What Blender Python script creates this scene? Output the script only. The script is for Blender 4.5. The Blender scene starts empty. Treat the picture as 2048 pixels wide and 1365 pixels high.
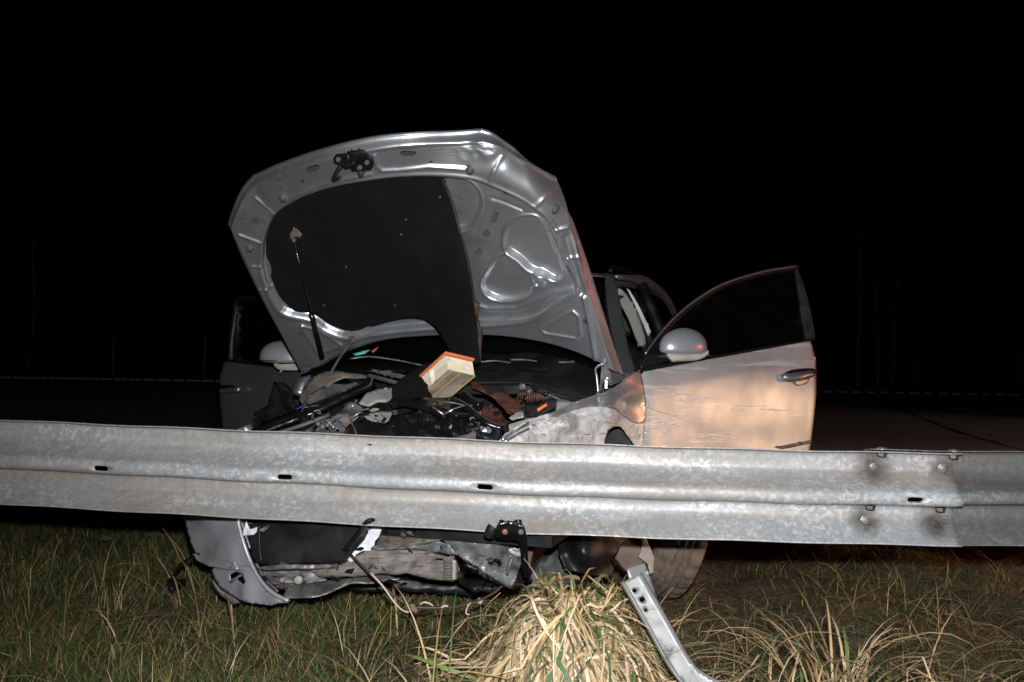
import bpy, math, random
import numpy as np
from mathutils import Vector, Matrix, noise
from mathutils.geometry import delaunay_2d_cdt

random.seed(7)
rng = np.random.default_rng(11)
scene = bpy.context.scene
COL = scene.collection
R = math.radians

# ------------------------------------------------------------------ camera
H = 1.03                      # eye height, metres
F = 35.0 / 36.0 * 2048.0      # focal length in photo pixels (35 mm lens)
PITCH, ROLL = R(0.935), R(1.0)
_f = Vector((0, math.cos(PITCH), math.sin(PITCH)))
_u0 = Vector((0, -math.sin(PITCH), math.cos(PITCH)))
_r0 = Vector((1, 0, 0))
_r = _r0 * math.cos(ROLL) + _u0 * math.sin(ROLL)
_u = _u0 * math.cos(ROLL) - _r0 * math.sin(ROLL)
cam_data = bpy.data.cameras.new("camera")
cam = bpy.data.objects.new("camera", cam_data)
COL.objects.link(cam)
cam.matrix_world = Matrix(((_r.x, _u.x, -_f.x, 0), (_r.y, _u.y, -_f.y, 0), (_r.z, _u.z, -_f.z, H), (0, 0, 0, 1)))
cam_data.sensor_width = 36; cam_data.lens = 35; cam_data.clip_end = 2000; cam_data.clip_start = 0.05
cam_data.dof.use_dof = True; cam_data.dof.focus_distance = 3.8; cam_data.dof.aperture_fstop = 5.6
scene.camera = cam

# ------------------------------------------------------------------ night sky
world = bpy.data.worlds.new("World"); scene.world = world; world.use_nodes = True
wn = world.node_tree.nodes; wl = world.node_tree.links
bg = wn["Background"]
sky = wn.new("ShaderNodeTexSky"); sky.sky_type = 'NISHITA'; sky.sun_disc = False
sky.sun_elevation = R(-8); sky.sun_rotation = R(150)
wl.new(sky.outputs[0], bg.inputs[0]); bg.inputs[1].default_value = 0.004

def lamp(name, kind, loc, target, energy, color, **kw):
    d = bpy.data.lights.new(name, kind); d.energy = energy; d.color = color
    for k, v in kw.items(): setattr(d, k, v)
    o = bpy.data.objects.new(name, d); COL.objects.link(o); o.location = loc
    o.rotation_euler = (Vector(target) - Vector(loc)).to_track_quat('-Z', 'Y').to_euler()
    return o
# moonlight, next to nothing
lamp("moon", 'SUN', (0, 0, 30), (6, 12, 0), 0.002, (0.8, 0.88, 1.0), angle=R(0.5))
# the photographer's flash, in the camera's hot shoe
lamp("camera_flash", 'SPOT', (0.03, -0.03, H + 0.19), (0.50, 3.6, 0.76), 890, (0.97, 0.985, 1.0),
     spot_size=R(98), spot_blend=1.0, shadow_soft_size=0.035)
# dipped headlamp of the emergency vehicle standing on the carriageway to the right
lamp("warm_beam", 'SPOT', (9.2, 4.05, 0.92), (1.0, 4.5, -0.22), 1500, (1.0, 0.60, 0.32),
     spot_size=R(17), spot_blend=0.25, shadow_soft_size=0.07)
# added warm fill, out of view, that brightens the far carriageway
lamp("warm_beam", 'SPOT', (17.0, 10.5, 1.0), (-9, 24, 0.2), 1900, (1.0, 0.72, 0.55), spot_size=R(64), spot_blend=0.8, shadow_soft_size=0.07)
# the emergency vehicle's red hazard lamp
lamp("hazard_lamp", 'POINT', (8.5, 5.4, 1.9), (1, 5, 1), 150, (1.0, 0.16, 0.08), shadow_soft_size=0.10)

scene.view_settings.view_transform = 'Standard'; scene.view_settings.look = 'None'
scene.view_settings.gamma = 1; scene.view_settings.use_curve_mapping = False
scene.view_settings.exposure = 0.0
scene.cycles.use_denoising = True
scene.cycles.max_bounces = 6; scene.cycles.diffuse_bounces = 3; scene.cycles.glossy_bounces = 3
scene.cycles.transparent_max_bounces = 8; scene.cycles.sample_clamp_indirect = 4.0

# ------------------------------------------------------------------ surveying helpers
CAM = Vector((0, 0, H))
def at(px, py, Y):
    """point at distance Y in front of the camera that was surveyed at photo pixel px, py"""
    d = _f + _r * ((px - 1024) / F) - _u * ((py - 682.5) / F)
    return CAM + d * (Y / d.y)
_rn, _un, _fn = (np.array(v) for v in (_r, _u, _f))
def at_np(px, py, Y):
    d = _fn[None] + np.outer((px - 1024) / F, _rn) - np.outer((py - 682.5) / F, _un)
    return np.array([0, 0, H])[None] + d * (Y / d[:, 1])[:, None]
def proj_np(P):
    q = P - np.array([0, 0, H])[None]
    w = q @ _fn
    return 1024 + F * (q @ _rn) / w, 682.5 - F * (q @ _un) / w

def smoothstep(a, b, x):
    t = np.clip((x - a) / (b - a), 0, 1); return t * t * (3 - 2 * t)

def inside(poly, X, Y):
    """even-odd test, vectorised"""
    poly = np.asarray(poly, float); c = np.zeros(X.shape, bool)
    x0, y0 = poly[:, 0], poly[:, 1]; x1, y1 = np.roll(x0, -1), np.roll(y0, -1)
    for a, b, cc, d in zip(x0, y0, x1, y1):
        if b == d: continue
        t = ((b > Y) != (d > Y)) & (X < (cc - a) * (Y - b) / (d - b) + a)
        c ^= t
    return c
def seg_dist(a, b, X, Y):
    ax, ay = a; bx, by = b; dx, dy = bx - ax, by - ay
    L = dx * dx + dy * dy + 1e-9
    t = np.clip(((X - ax) * dx + (Y - ay) * dy) / L, 0, 1)
    return np.hypot(X - ax - t * dx, Y - ay - t * dy)
def path_dist(pts, X, Y, closed=False):
    pts = list(pts) + ([pts[0]] if closed else [])
    D = np.full(X.shape, 1e9)
    for a, b in zip(pts[:-1], pts[1:]): D = np.minimum(D, seg_dist(a, b, X, Y))
    return D
def sdf(poly, X, Y):
    """negative inside"""
    D = path_dist(poly, X, Y, True)
    return np.where(inside(poly, X, Y), -D, D)

def spline(pts, n=6, closed=False):
    """Catmull-Rom through points of any dimension"""
    P = [np.array(p, float) for p in pts]; m = len(P); out = []
    rngs = range(m) if closed else range(m - 1)
    for i in rngs:
        if closed: a, b, c, d = P[i - 1], P[i], P[(i + 1) % m], P[(i + 2) % m]
        else:
            b, c = P[i], P[i + 1]
            a = P[i - 1] if i > 0 else 2 * b - c
            d = P[i + 2] if i + 2 < m else 2 * c - b
        for k in range(n):
            t = k / n
            out.append(0.5 * ((2 * b) + (-a + c) * t + (2 * a - 5 * b + 4 * c - d) * t * t + (-a + 3 * b - 3 * c + d) * t ** 3))
    if not closed: out.append(P[-1])
    return [tuple(o) for o in out]

# ------------------------------------------------------------------ objects
WM = {}                                  # world matrices
def wm(o): return WM.get(o.name, Matrix.Identity(4))
def link(o, world_loc, parent=None):
    COL.objects.link(o)
    o.location = world_loc
    WM[o.name] = Matrix.Translation(world_loc)
    if parent is not None:
        o.parent = parent; o.matrix_parent_inverse = wm(parent).inverted()
    return o
def tag(o, label=None, cat=None, group=None, kind=None):
    if label: o["label"] = label
    if cat: o["category"] = cat
    if group: o["group"] = group
    if kind: o["kind"] = kind
    return o
def thing(name, loc, label, cat, group=None):
    return tag(link(bpy.data.objects.new(name, None), Vector(loc)), label, cat, group)

def mesh_obj(name, verts, faces, mat, parent=None, smooth=True, label=None, colors=None, origin=None):
    V = np.asarray(verts, float).reshape(-1, 3)
    c = V.mean(axis=0) if origin is None else np.array(origin, float)
    me = bpy.data.meshes.new(name)
    me.from_pydata((V - c).tolist(), [], faces)
    me.polygons.foreach_set("use_smooth", [smooth] * len(me.polygons))
    if mat is not None: me.materials.append(mat)
    if colors is not None:
        a = me.color_attributes.new("Col", 'FLOAT_COLOR', 'POINT')
        a.data.foreach_set("color", np.asarray(colors, np.float32).ravel())
    me.update()
    o = bpy.data.objects.new(name, me)
    link(o, Vector(c), parent)
    if label: o["label"] = label
    return o

def solidify(o, thick, offset=-1, rim_mat=None):
    m = o.modifiers.new("thickness", 'SOLIDIFY'); m.thickness = thick; m.offset = offset; m.use_even_offset = False
    if rim_mat is not None:
        o.data.materials.append(rim_mat); m.material_offset_rim = 1
    return o
def bevel(o, w, seg=2):
    m = o.modifiers.new("edge", 'BEVEL'); m.width = w; m.segments = seg; m.limit_method = 'ANGLE'; m.angle_limit = R(35)
    return o

def resample(poly, step, closed=True):
    out = []
    n = len(poly)
    for i in range(n if closed else n - 1):
        a = np.array(poly[i][:2], float); b = np.array(poly[(i + 1) % n][:2], float)
        k = max(1, int(math.ceil(np.linalg.norm(b - a) / step)))
        for j in range(k): out.append(tuple(a + (b - a) * j / k))
    return out

def cdt_sheet(outline, holes, step, mapfn):
    """triangulated 2-D region carried to 3-D by mapfn(x, y) -> (N,3)"""
    ol = resample(outline, step)
    hl = [resample(h, step * 0.6) for h in holes]
    pts = list(ol); edges = [(i, (i + 1) % len(ol)) for i in range(len(ol))]
    for h in hl:
        b = len(pts); pts += h; edges += [(b + i, b + (i + 1) % len(h)) for i in range(len(h))]
    A = np.array(ol); x0, y0 = A.min(0); x1, y1 = A.max(0)
    gx, gy = np.meshgrid(np.arange(x0 + step * .5, x1, step), np.arange(y0 + step * .5, y1, step * .87))
    gx = gx.copy(); gx[1::2] += step * .5
    gx, gy = gx.ravel(), gy.ravel()
    keep = inside(ol, gx, gy) & (path_dist(ol, gx, gy, True) > step * .45)
    for h in hl: keep &= ~inside(h, gx, gy) & (path_dist(h, gx, gy, True) > step * .3)
    pts += list(zip(gx[keep], gy[keep]))
    v, e, f, *_ = delaunay_2d_cdt([Vector((float(p[0]), float(p[1]))) for p in pts], edges, [], 0, 1e-5)
    V2 = np.array([(p.x, p.y) for p in v]); Fc = [tuple(t) for t in f]
    cen = np.array([V2[list(t)].mean(0) for t in Fc])
    ok = inside(ol, cen[:, 0], cen[:, 1])
    for h in hl: ok &= ~inside(h, cen[:, 0], cen[:, 1])
    Fc = [t for t, k in zip(Fc, ok) if k]
    P = mapfn(V2[:, 0], V2[:, 1])
    return P, Fc

def face_towards(P, faces, eye=(0, 0, H)):
    """orient so that normals look to eye (majority)"""
    s = 0.0; eye = np.array(eye)
    for t in faces[:: max(1, len(faces) // 60)]:
        a, b, c = P[t[0]], P[t[1]], P[t[2]]
        s += np.dot(np.cross(b - a, c - a), eye - a)
    return [tuple(reversed(t)) for t in faces] if s < 0 else faces

def depth_fn(ctrl):
    if isinstance(ctrl, (int, float)): return lambda x, y: np.full(np.shape(x), float(ctrl))
    C = np.array(ctrl, float)
    if len(C) >= 3:
        A = np.c_[C[:, 0] / 1000, C[:, 1] / 1000, np.ones(len(C))]
        mu = A.mean(0); Ac = (A - mu)[:, :2]; sl = np.linalg.solve(Ac.T @ Ac + 1e-4 * np.eye(2), Ac.T @ (C[:, 2] - C[:, 2].mean()))
        sol = np.array([sl[0], sl[1], C[:, 2].mean() - sl @ mu[:2]])
    else: sol = np.array([0, 0, C[:, 2].mean()])
    res = C[:, 2] - np.c_[C[:, 0] / 1000, C[:, 1] / 1000, np.ones(len(C))] @ sol
    def f(x, y):
        x = np.asarray(x, float); y = np.asarray(y, float)
        base = sol[0] * x / 1000 + sol[1] * y / 1000 + sol[2]
        w = 1.0 / ((x[..., None] - C[:, 0]) ** 2 + (y[..., None] - C[:, 1]) ** 2 + 60.0)
        w = w ** 1.5
        return base + (w * res).sum(-1) / w.sum(-1)
    return f

def nz(P, scale, seed=0.0):
    return np.array([noise.noise(Vector((p[0] * scale + seed, p[1] * scale + seed * .7, p[2] * scale - seed))) for p in P])
def ridged(P, scale, seed=0.0):
    return 1 - 2 * np.abs(nz(P, scale, seed))
def crumple(amp, scale=9, seed=0.0, sharp=0.7):
    """displacement in metres for a sheet that has been crushed"""
    def f(P, x, y):
        a = ridged(P, scale, seed) * sharp + nz(P, scale * 2.3, seed + 5) * .35
        b = ridged(P, scale * .7, seed + 9)
        d = np.zeros_like(P); d[:, 1] = a * amp; d[:, 2] = b * amp * .45; d[:, 0] = nz(P, scale, seed + 3) * amp * .4
        return d
    return f

def plate(name, outline, depth, mat, parent, thick=0.004, step=8, deform=None, holes=(), curve=0, smooth=True, label=None, rim=None, closed_bevel=0):
    """a sheet whose outline was surveyed in the photo, at its own distance and with its own thickness"""
    if curve: outline = spline(outline, curve, True)
    D = depth_fn(depth)
    def mp(x, y):
        P = at_np(x, y, D(x, y))
        if deform is not None: P = P + deform(P, x, y)
        return P
    P, fc = cdt_sheet(outline, holes, step, mp)
    fc = face_towards(P, fc)
    o = mesh_obj(name, P, fc, mat, parent, smooth, label)
    solidify(o, thick, -1, rim)
    if closed_bevel: bevel(o, closed_bevel, 2)
    return o

def grid_faces(nu, nv, wrap_u=False):
    f = []
    for j in range(nv - 1):
        for i in range(nu if wrap_u else nu - 1):
            a = j * nu + i; b = j * nu + (i + 1) % nu
            f.append((a, b, b + nu, a + nu))
    return f

def tube(name, pts, r, mat, parent=None, seg=8, n=5, label=None, smooth_path=True, cap=True, squash=None):
    if smooth_path and len(pts) > 2: pts = spline([tuple(p) for p in pts], n)
    P = [np.array(p, float) for p in pts]; m = len(P)
    rad = r if callable(r) else (lambda t: r)
    V = []; prev = None
    for i, p in enumerate(P):
        t = P[min(i + 1, m - 1)] - P[max(i - 1, 0)]; t = t / (np.linalg.norm(t) + 1e-12)
        if prev is None:
            ref = np.array([0, 0, 1.0]) if abs(t[2]) < .9 else np.array([1.0, 0, 0])
            nrm = np.cross(t, ref)
        else: nrm = prev - t * np.dot(prev, t)
        nrm = nrm / np.linalg.norm(nrm); prev = nrm; b = np.cross(t, nrm)
        rr = rad(i / max(1, m - 1))
        s2 = 1.0 if squash is None else squash
        for k in range(seg):
            a = 2 * math.pi * k / seg
            V.append(p + nrm * math.cos(a) * rr + b * math.sin(a) * rr * s2)
    fc = grid_faces(seg, m, True)
    if cap:
        fc.append(tuple(reversed(range(seg)))); fc.append(tuple(range((m - 1) * seg, m * seg)))
    return mesh_obj(name, V, fc, mat, parent, True, label)

def obox(name, c, ax, ay, az, mat, parent=None, bev=0.0, label=None, smooth=False):
    """box from centre and three half-axis vectors"""
    c, ax, ay, az = (np.array(v, float) for v in (c, ax, ay, az))
    V = [c + sx * ax + sy * ay + sz * az for sz in (-1, 1) for sy in (-1, 1) for sx in (-1, 1)]
    fc = [(0, 2, 3, 1), (4, 5, 7, 6), (0, 1, 5, 4), (2, 6, 7, 3), (0, 4, 6, 2), (1, 3, 7, 5)]
    if np.dot(np.cross(ax, ay), az) < 0: fc = [tuple(reversed(t)) for t in fc]
    o = mesh_obj(name, V, fc, mat, parent, smooth, label)
    if bev: bevel(o, bev)
    return o

def lathe(name, c, axis, prof, mat, parent=None, seg=16, label=None, smooth=True, hexa=False):
    """prof: list of (radius, along-axis)"""
    a = np.array(axis, float); a /= np.linalg.norm(a)
    ref = np.array([0, 0, 1.0]) if abs(a[2]) < .9 else np.array([1.0, 0, 0])
    u = np.cross(a, ref); u /= np.linalg.norm(u); w = np.cross(a, u)
    V = []; c = np.array(c, float)
    for r, h in prof:
        for k in range(seg):
            t = 2 * math.pi * k / seg
            V.append(c + a * h + (u * math.cos(t) + w * math.sin(t)) * r)
    fc = grid_faces(seg, len(prof), True)
    fc.append(tuple(reversed(range(seg)))); fc.append(tuple(range((len(prof) - 1) * seg, len(prof) * seg)))
    o = mesh_obj(name, V, fc, mat, parent, smooth, label)
    return o

# ------------------------------------------------------------------ materials
def mat(name, col, rough=0.5, metal=0.0, var=None, var2=None, bump=None, coat=0.0, spec=0.5, rvar=None, attr=False, trans=0.0, streak=None, stretch=(1, 1, 1)):
    """var=(scale, colour, lo, hi): noise-driven second colour; bump=(scale, strength, dist)"""
    m = bpy.data.materials.new(name); m.use_nodes = True
    n = m.node_tree.nodes; l = m.node_tree.links; b = n["Principled BSDF"]
    tc = n.new("ShaderNodeTexCoord"); mp = n.new("ShaderNodeMapping")
    l.new(tc.outputs["Object"], mp.inputs[0]); mp.inputs["Scale"].default_value = stretch
    if attr:
        a = n.new("ShaderNodeAttribute"); a.attribute_name = "Col"; cur = a.outputs["Color"]
    else:
        rgb = n.new("ShaderNodeRGB"); rgb.outputs[0].default_value = (*col, 1); cur = rgb.outputs[0]
    def noise_mix(cur, v, mapping=None):
        sc, c2, lo, hi = v[:4]
        t = n.new("ShaderNodeTexNoise"); t.inputs["Scale"].default_value = sc; t.inputs["Detail"].default_value = 6
        t.inputs["Roughness"].default_value = 0.62
        l.new((mapping or mp).outputs[0], t.inputs["Vector"])
        r = n.new("ShaderNodeMapRange"); r.inputs[1].default_value = lo; r.inputs[2].default_value = hi; r.clamp = True
        l.new(t.outputs["Fac"], r.inputs[0])
        mx = n.new("ShaderNodeMix"); mx.data_type = 'RGBA'
        l.new(r.outputs[0], mx.inputs[0]); l.new(cur, mx.inputs[6]); mx.inputs[7].default_value = (*c2, 1)
        return mx.outputs[2], r.outputs[0]
    fac = None
    if var: cur, fac = noise_mix(cur, var)
    if var2: cur, _x = noise_mix(cur, var2)
    if streak:
        mp2 = n.new("ShaderNodeMapping"); mp2.inputs["Scale"].default_value = streak[4]
        if len(streak) > 5: mp2.inputs["Rotation"].default_value = streak[5]
        l.new(tc.outputs["Object"], mp2.inputs[0])
        cur, _x = noise_mix(cur, streak, mp2)
    l.new(cur, b.inputs["Base Color"])
    b.inputs["Roughness"].default_value = rough; b.inputs["Metallic"].default_value = metal
    b.inputs["Specular IOR Level"].default_value = spec
    if coat: b.inputs["Coat Weight"].default_value = coat; b.inputs["Coat Roughness"].default_value = 0.12
    if trans: b.inputs["Transmission Weight"].default_value = trans
    if rvar:
        t = n.new("ShaderNodeTexNoise"); t.inputs["Scale"].default_value = rvar[0]; t.inputs["Detail"].default_value = 4
        l.new(mp.outputs[0], t.inputs["Vector"])
        r = n.new("ShaderNodeMapRange"); r.inputs[1].default_value = .3; r.inputs[2].default_value = .7
        r.inputs[3].default_value = rvar[1]; r.inputs[4].default_value = rvar[2]
        l.new(t.outputs["Fac"], r.inputs[0]); l.new(r.outputs[0], b.inputs["Roughness"])
    if bump:
        t = n.new("ShaderNodeTexNoise"); t.inputs["Scale"].default_value = bump[0]; t.inputs["Detail"].default_value = 5
        l.new(mp.outputs[0], t.inputs["Vector"])
        bp = n.new("ShaderNodeBump"); bp.inputs["Strength"].default_value = bump[1]; bp.inputs["Distance"].default_value = bump[2]
        l.new(t.outputs["Fac"], bp.inputs["Height"]); l.new(bp.outputs[0], b.inputs["Normal"])
    return m
# ------------------------------------------------------------------ ground and carriageway
M_soil = mat("soil", (0.085, 0.060, 0.041), 0.85, var=(7, (0.165, 0.118, 0.080), .42, .68), var2=(34, (0.020, 0.015, 0.010), .5, .7), bump=(55, .9, .02), spec=.35, rvar=(9, .45, .95))
M_asphalt = mat("asphalt", (0.15, 0.135, 0.12), 0.85, var=(1.2, (0.11, 0.10, 0.09), .4, .6), var2=(90, (0.085, 0.08, 0.075), .55, .72), bump=(220, .5, .004))
M_paint = mat("glass_bead_road_paint", (0.90, 0.83, 0.80), 0.22, .6, var=(6, (0.45, 0.43, 0.40), .45, .7))
M_tar = mat("tar_seam", (0.008, 0.008, 0.008), 0.45)

ROAD_Y0, ROAD_Y1 = 9.6, 39.5
def ground_h(x, y):
    x = np.asarray(x, float); y = np.asarray(y, float)
    fade = 1 - smoothstep(6.5, 9.0, y)
    n = 0.035 * np.sin(x * 2.1 + .6) * np.cos(y * 1.7) + 0.022 * np.sin(x * 5.3 + y * 3.1) + 0.012 * np.sin(x * 11.7 - y * 7.9) + .007 * np.sin(x * 23 + y * 19)
    rut = -0.05 * np.exp(-((x - 0.9 - (y - 4) * .25) / .28) ** 2)
    return fade * (n * .8 + rut) - 0.012 + 0.0 * x
gx = np.concatenate([[-400, -120, -40, -15, -7], np.arange(-4, 4.3, .07), [7, 15, 40, 120, 400]])
gy = np.concatenate([[-30, -4, 0], np.arange(1.6, 9.1, .07), [12, 20, 40, 80, 200, 600]])
GX, GY = np.meshgrid(gx, gy); gz = ground_h(GX, GY)
near = (np.abs(GX) < 4.2) & (GY > 1.5) & (GY < 8)
gz = gz + np.where(near, rng.normal(0, .006, gz.shape), 0)
gz = np.where(GY > 39, -.012 + np.minimum((GY - 39) * .02, .8), gz)
tag(mesh_obj("ground", np.c_[GX.ravel(), GY.ravel(), gz.ravel()], grid_faces(len(gx), len(gy)), M_soil, origin=(0, 0, 0)), kind="structure")

rx = np.concatenate([[-200, -60], np.arange(-24, 25, 4.0), [60, 200]]); ry = np.linspace(ROAD_Y0, ROAD_Y1, 8)
RX, RY = np.meshgrid(rx, ry)
skew = 0.02                                    # the road runs almost square to the view
road = mesh_obj("road", np.c_[RX.ravel(), RY.ravel() + RX.ravel() * skew * 0, np.full(RX.size, 0.0)], grid_faces(len(rx), len(ry)), M_asphalt, origin=(0, 20, 0))
solidify(road, .06, -1); tag(road, kind="structure")
# structured edge line on the far side: slanting raised bars
bar_v = [(-.21, -.07, 0), (.13, -.07, 0), (.21, .09, 0), (-.13, .09, 0), (-.20, -.06, .06), (.12, -.06, .06), (.20, .08, .06), (-.12, .08, .06)]
bar_f = [(4, 5, 6, 7), (0, 1, 5, 4), (1, 2, 6, 5), (2, 3, 7, 6), (3, 0, 4, 7), (0, 3, 2, 1)]
bar = mesh_obj("marking_bar", bar_v, bar_f, M_paint, road, False, origin=(0, 0, 0))
def copy_at(o, loc, parent, rot=None):
    c = o.copy(); COL.objects.link(c); c.parent = parent
    WM[c.name] = Matrix.Translation(loc)
    c.matrix_parent_inverse = wm(parent).inverted(); c.location = loc
    if rot: c.rotation_euler = rot
    return c
k = 0; x = -20.5
while x < 21:
    loc = Vector((x, 34.5 + .004 * x, 0.001))
    if k == 0: bar.location = loc; WM[bar.name] = Matrix.Translation(loc)
    else:
        c = copy_at(bar, loc, road)
        c.scale = (random.uniform(.85, 1.1), random.uniform(.8, 1.15), 1)
    k += 1; x += .50
# tar seam in the carriageway
seam = [(1668, 762), (1710, 785), (1770, 806), (1850, 838), (1930, 868), (2060, 905)]
SV = []; sp = spline(seam, 6)
for i, (a, b) in enumerate(sp):
    yh = 715 + .0175 * (a - 1024); Y = (H) * F / (b - yh)
    p = at(a, b, Y); w = .035 + .02 * math.sin(i * 1.7)
    SV += [(p.x - w, p.y, .0045), (p.x + w, p.y + .03, .0045)]
seam_o = mesh_obj("tar_seam", SV, [(2 * i, 2 * i + 1, 2 * i + 3, 2 * i + 2) for i in range(len(sp) - 1)], M_tar, road)

# ------------------------------------------------------------------ guardrail
def galvanised(name, base, dirt, stains=(), spangle=1.0, metal=.22):
    m = bpy.data.materials.new(name); m.use_nodes = True
    n = m.node_tree.nodes; l = m.node_tree.links; b = n["Principled BSDF"]
    geo = n.new("ShaderNodeNewGeometry")
    def mapped(s):
        q = n.new("ShaderNodeMapping"); q.inputs["Scale"].default_value = s; l.new(geo.outputs["Position"], q.inputs[0]); return q
    base_map = mapped((1, 1, 1))
    wob = n.new("ShaderNodeTexNoise"); wob.inputs["Scale"].default_value = 30; wob.inputs["Detail"].default_value = 3; l.new(base_map.outputs[0], wob.inputs["Vector"])
    add = n.new("ShaderNodeVectorMath"); add.operation = 'MULTIPLY_ADD'; add.inputs[1].default_value = (.035, .035, .035)
    l.new(wob.outputs["Color"], add.inputs[0]); l.new(base_map.outputs[0], add.inputs[2])
    def vor(scale):
        v = n.new("ShaderNodeTexVoronoi"); v.inputs["Scale"].default_value = scale; l.new(add.outputs[0], v.inputs["Vector"])
        s = n.new("ShaderNodeSeparateColor"); l.new(v.outputs["Color"], s.inputs[0]); return s
    v1, v2 = vor(74), vor(125)
    def mr(src, a, b_, c, d):
        r = n.new("ShaderNodeMapRange"); r.clamp = True
        for i, q in enumerate((a, b_, c, d)): r.inputs[i + 1].default_value = q
        l.new(src, r.inputs[0]); return r.outputs[0]
    def math_(op, a, b_):
        q = n.new("ShaderNodeMath"); q.operation = op
        for i, s in enumerate((a, b_)):
            if isinstance(s, (int, float)): q.inputs[i].default_value = s
            else: l.new(s, q.inputs[i])
        return q.outputs[0]
    def noise_(scale, mapping, detail=5):
        t = n.new("ShaderNodeTexNoise"); t.inputs["Scale"].default_value = scale; t.inputs["Detail"].default_value = detail
        l.new(mapping.outputs[0], t.inputs["Vector"]); return t.outputs["Fac"]
    big = noise_(2.2, base_map)
    sp1 = mr(v1.outputs[0], .62, .78, 0, 1)          # bright flakes
    sp2 = mr(v2.outputs[1], .45, .8, 0, 1)
    patch = mr(noise_(2.6, mapped((1, 1, 1.6))), .38, .66, .06, .9)
    val = math_('ADD', math_('MULTIPLY', math_('MULTIPLY', sp1, patch), .38 * spangle), math_('MULTIPLY', sp2, .12 * spangle))
    val = math_('ADD', val, mr(big, .3, .7, -.06, .06))
    mix = n.new("ShaderNodeMix"); mix.data_type = 'RGBA'; mix.clamp_factor = True
    l.new(val, mix.inputs[0]); mix.inputs[6].default_value = (*base, 1); mix.inputs[7].default_value = (.95, .93, .88, 1)
    cur = mix.outputs[2]
    def over(cur, fac, col):
        q = n.new("ShaderNodeMix"); q.data_type = 'RGBA'; l.new(fac, q.inputs[0]); l.new(cur, q.inputs[6]); q.inputs[7].default_value = (*col, 1); return q.outputs[2]
    d1 = mr(noise_(1.7, mapped((.6, .6, 9))), .42, .66, 0, .72)
    cur = over(cur, d1, dirt)
    d2 = mr(noise_(26, mapped((.35, .35, 1.0)), 7), .56, .75, 0, .30)
    cur = over(cur, d2, (.16, .14, .12))
    drip = mr(noise_(15, mapped((2.0, 2.0, .18)), 5), .58, .80, 0, .42)
    cur = over(cur, drip, (.20, .165, .13))
    for (p, rad, strength) in stains:
        dd = n.new("ShaderNodeVectorMath"); dd.operation = 'SUBTRACT'; l.new(geo.outputs["Position"], dd.inputs[0]); dd.inputs[1].default_value = tuple(p)
        sc = n.new("ShaderNodeVectorMath"); sc.operation = 'MULTIPLY'; sc.inputs[1].default_value = (1.0, .6, 1.0); l.new(dd.outputs[0], sc.inputs[0])
        ln = n.new("ShaderNodeVectorMath"); ln.operation = 'LENGTH'; l.new(sc.outputs[0], ln.inputs[0])
        wobble = math_('ADD', ln.outputs["Value"], math_('MULTIPLY', math_('SUBTRACT', noise_(38, base_map), .5), .045))
        cur = over(cur, mr(wobble, rad * .22, rad, strength, 0), (.055, .042, .032))
    l.new(cur, b.inputs["Base Color"])
    b.inputs["Metallic"].default_value = metal
    l.new(mr(v1.outputs[2], 0, 1, .42, .62), b.inputs["Roughness"])
    bp = n.new("ShaderNodeBump"); bp.inputs["Strength"].default_value = .25; bp.inputs["Distance"].default_value = .002
    l.new(noise_(60, base_map), bp.inputs["Height"]); l.new(bp.outputs[0], b.inputs["Normal"])
    return m

RAIL_PATH = spline([(-4.6, 4.28), (-3.2, 3.975), (-1.90, 3.70), (-.93, 3.535), (-.04, 3.415), (.81, 3.375), (1.73, 3.355), (3.2, 3.335), (6.5, 3.30)], 10)
_rp = np.array(RAIL_PATH); _rs = np.r_[0, np.cumsum(np.hypot(*np.diff(_rp, axis=0).T))]
def rail_xy(s):
    x = np.interp(s, _rs, _rp[:, 0]); y = np.interp(s, _rs, _rp[:, 1])
    e = .05
    tx = np.interp(s + e, _rs, _rp[:, 0]) - np.interp(s - e, _rs, _rp[:, 0]); ty = np.interp(s + e, _rs, _rp[:, 1]) - np.interp(s - e, _rs, _rp[:, 1])
    L = np.hypot(tx, ty); return x, y, tx / L, ty / L
def rail_s_at_x(X): return float(np.interp(X, _rp[:, 0], _rs))
# section of the beam as seen from behind: (towards the camera, height)
PROF = [(.083, .310), (.045, .3065), (.014, .302), (.003, .293), (0, .28), (0, .245), (.004, .232), (.022, .212), (.058, .187), (.074, .178), (.082, .168), (.084, .152), (.082, .140),
        (.070, .134), (.030, .128), (.008, .122), (.001, .113), (0, .10), (.002, .082), (.012, .064), (.040, .036), (.068, .012), (.080, .002), (.084, 0.0)]
PROF = [np.array(p) for p in PROF]
_pp = np.array(spline(PROF, 4)); _ps = np.r_[0, np.cumsum(np.hypot(*np.diff(_pp, axis=0).T))]
PLEN = _ps[-1]
RAIL_Z0 = 0.408
def rail_map(off=0.0, dent=1.0):
    K = .25
    def f(xs, t):
        s = xs / K
        x, y, tx, ty = rail_xy(s)
        d = np.interp(t, _ps, _pp[:, 0]) + off; z = np.interp(t, _ps, _pp[:, 1])
        wob = dent * (.0035 * np.sin(s * 3.1 + z * 9) + .002 * np.sin(s * 9.7 - z * 21))
        # normal of path towards camera: (ty, -tx)
        d2 = d + wob
        return np.c_[x + ty * (d2 - .04), y - tx * (d2 - .04), RAIL_Z0 + np.interp(x, [-4.6, -1.9, -.9, 0, .8, 1.7, 6.5], [.10, .056, .038, .027, .024, .022, .022]) + z + .004 * np.sin(s * 1.9) + .0015 * np.sin(s * 13)]
    return f
K = .25
def slot_poly(s, t, L=.052, Hh=.0165):
    out = []
    for k in range(24):
        a = 2 * math.pi * (k + .5) / 24
        cx = (L - Hh) / 2 * (1 if math.cos(a) > 0 else -1)
        out.append(((s + cx + math.cos(a) * Hh / 2) * K, t + math.sin(a) * Hh / 2))
    return out
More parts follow.
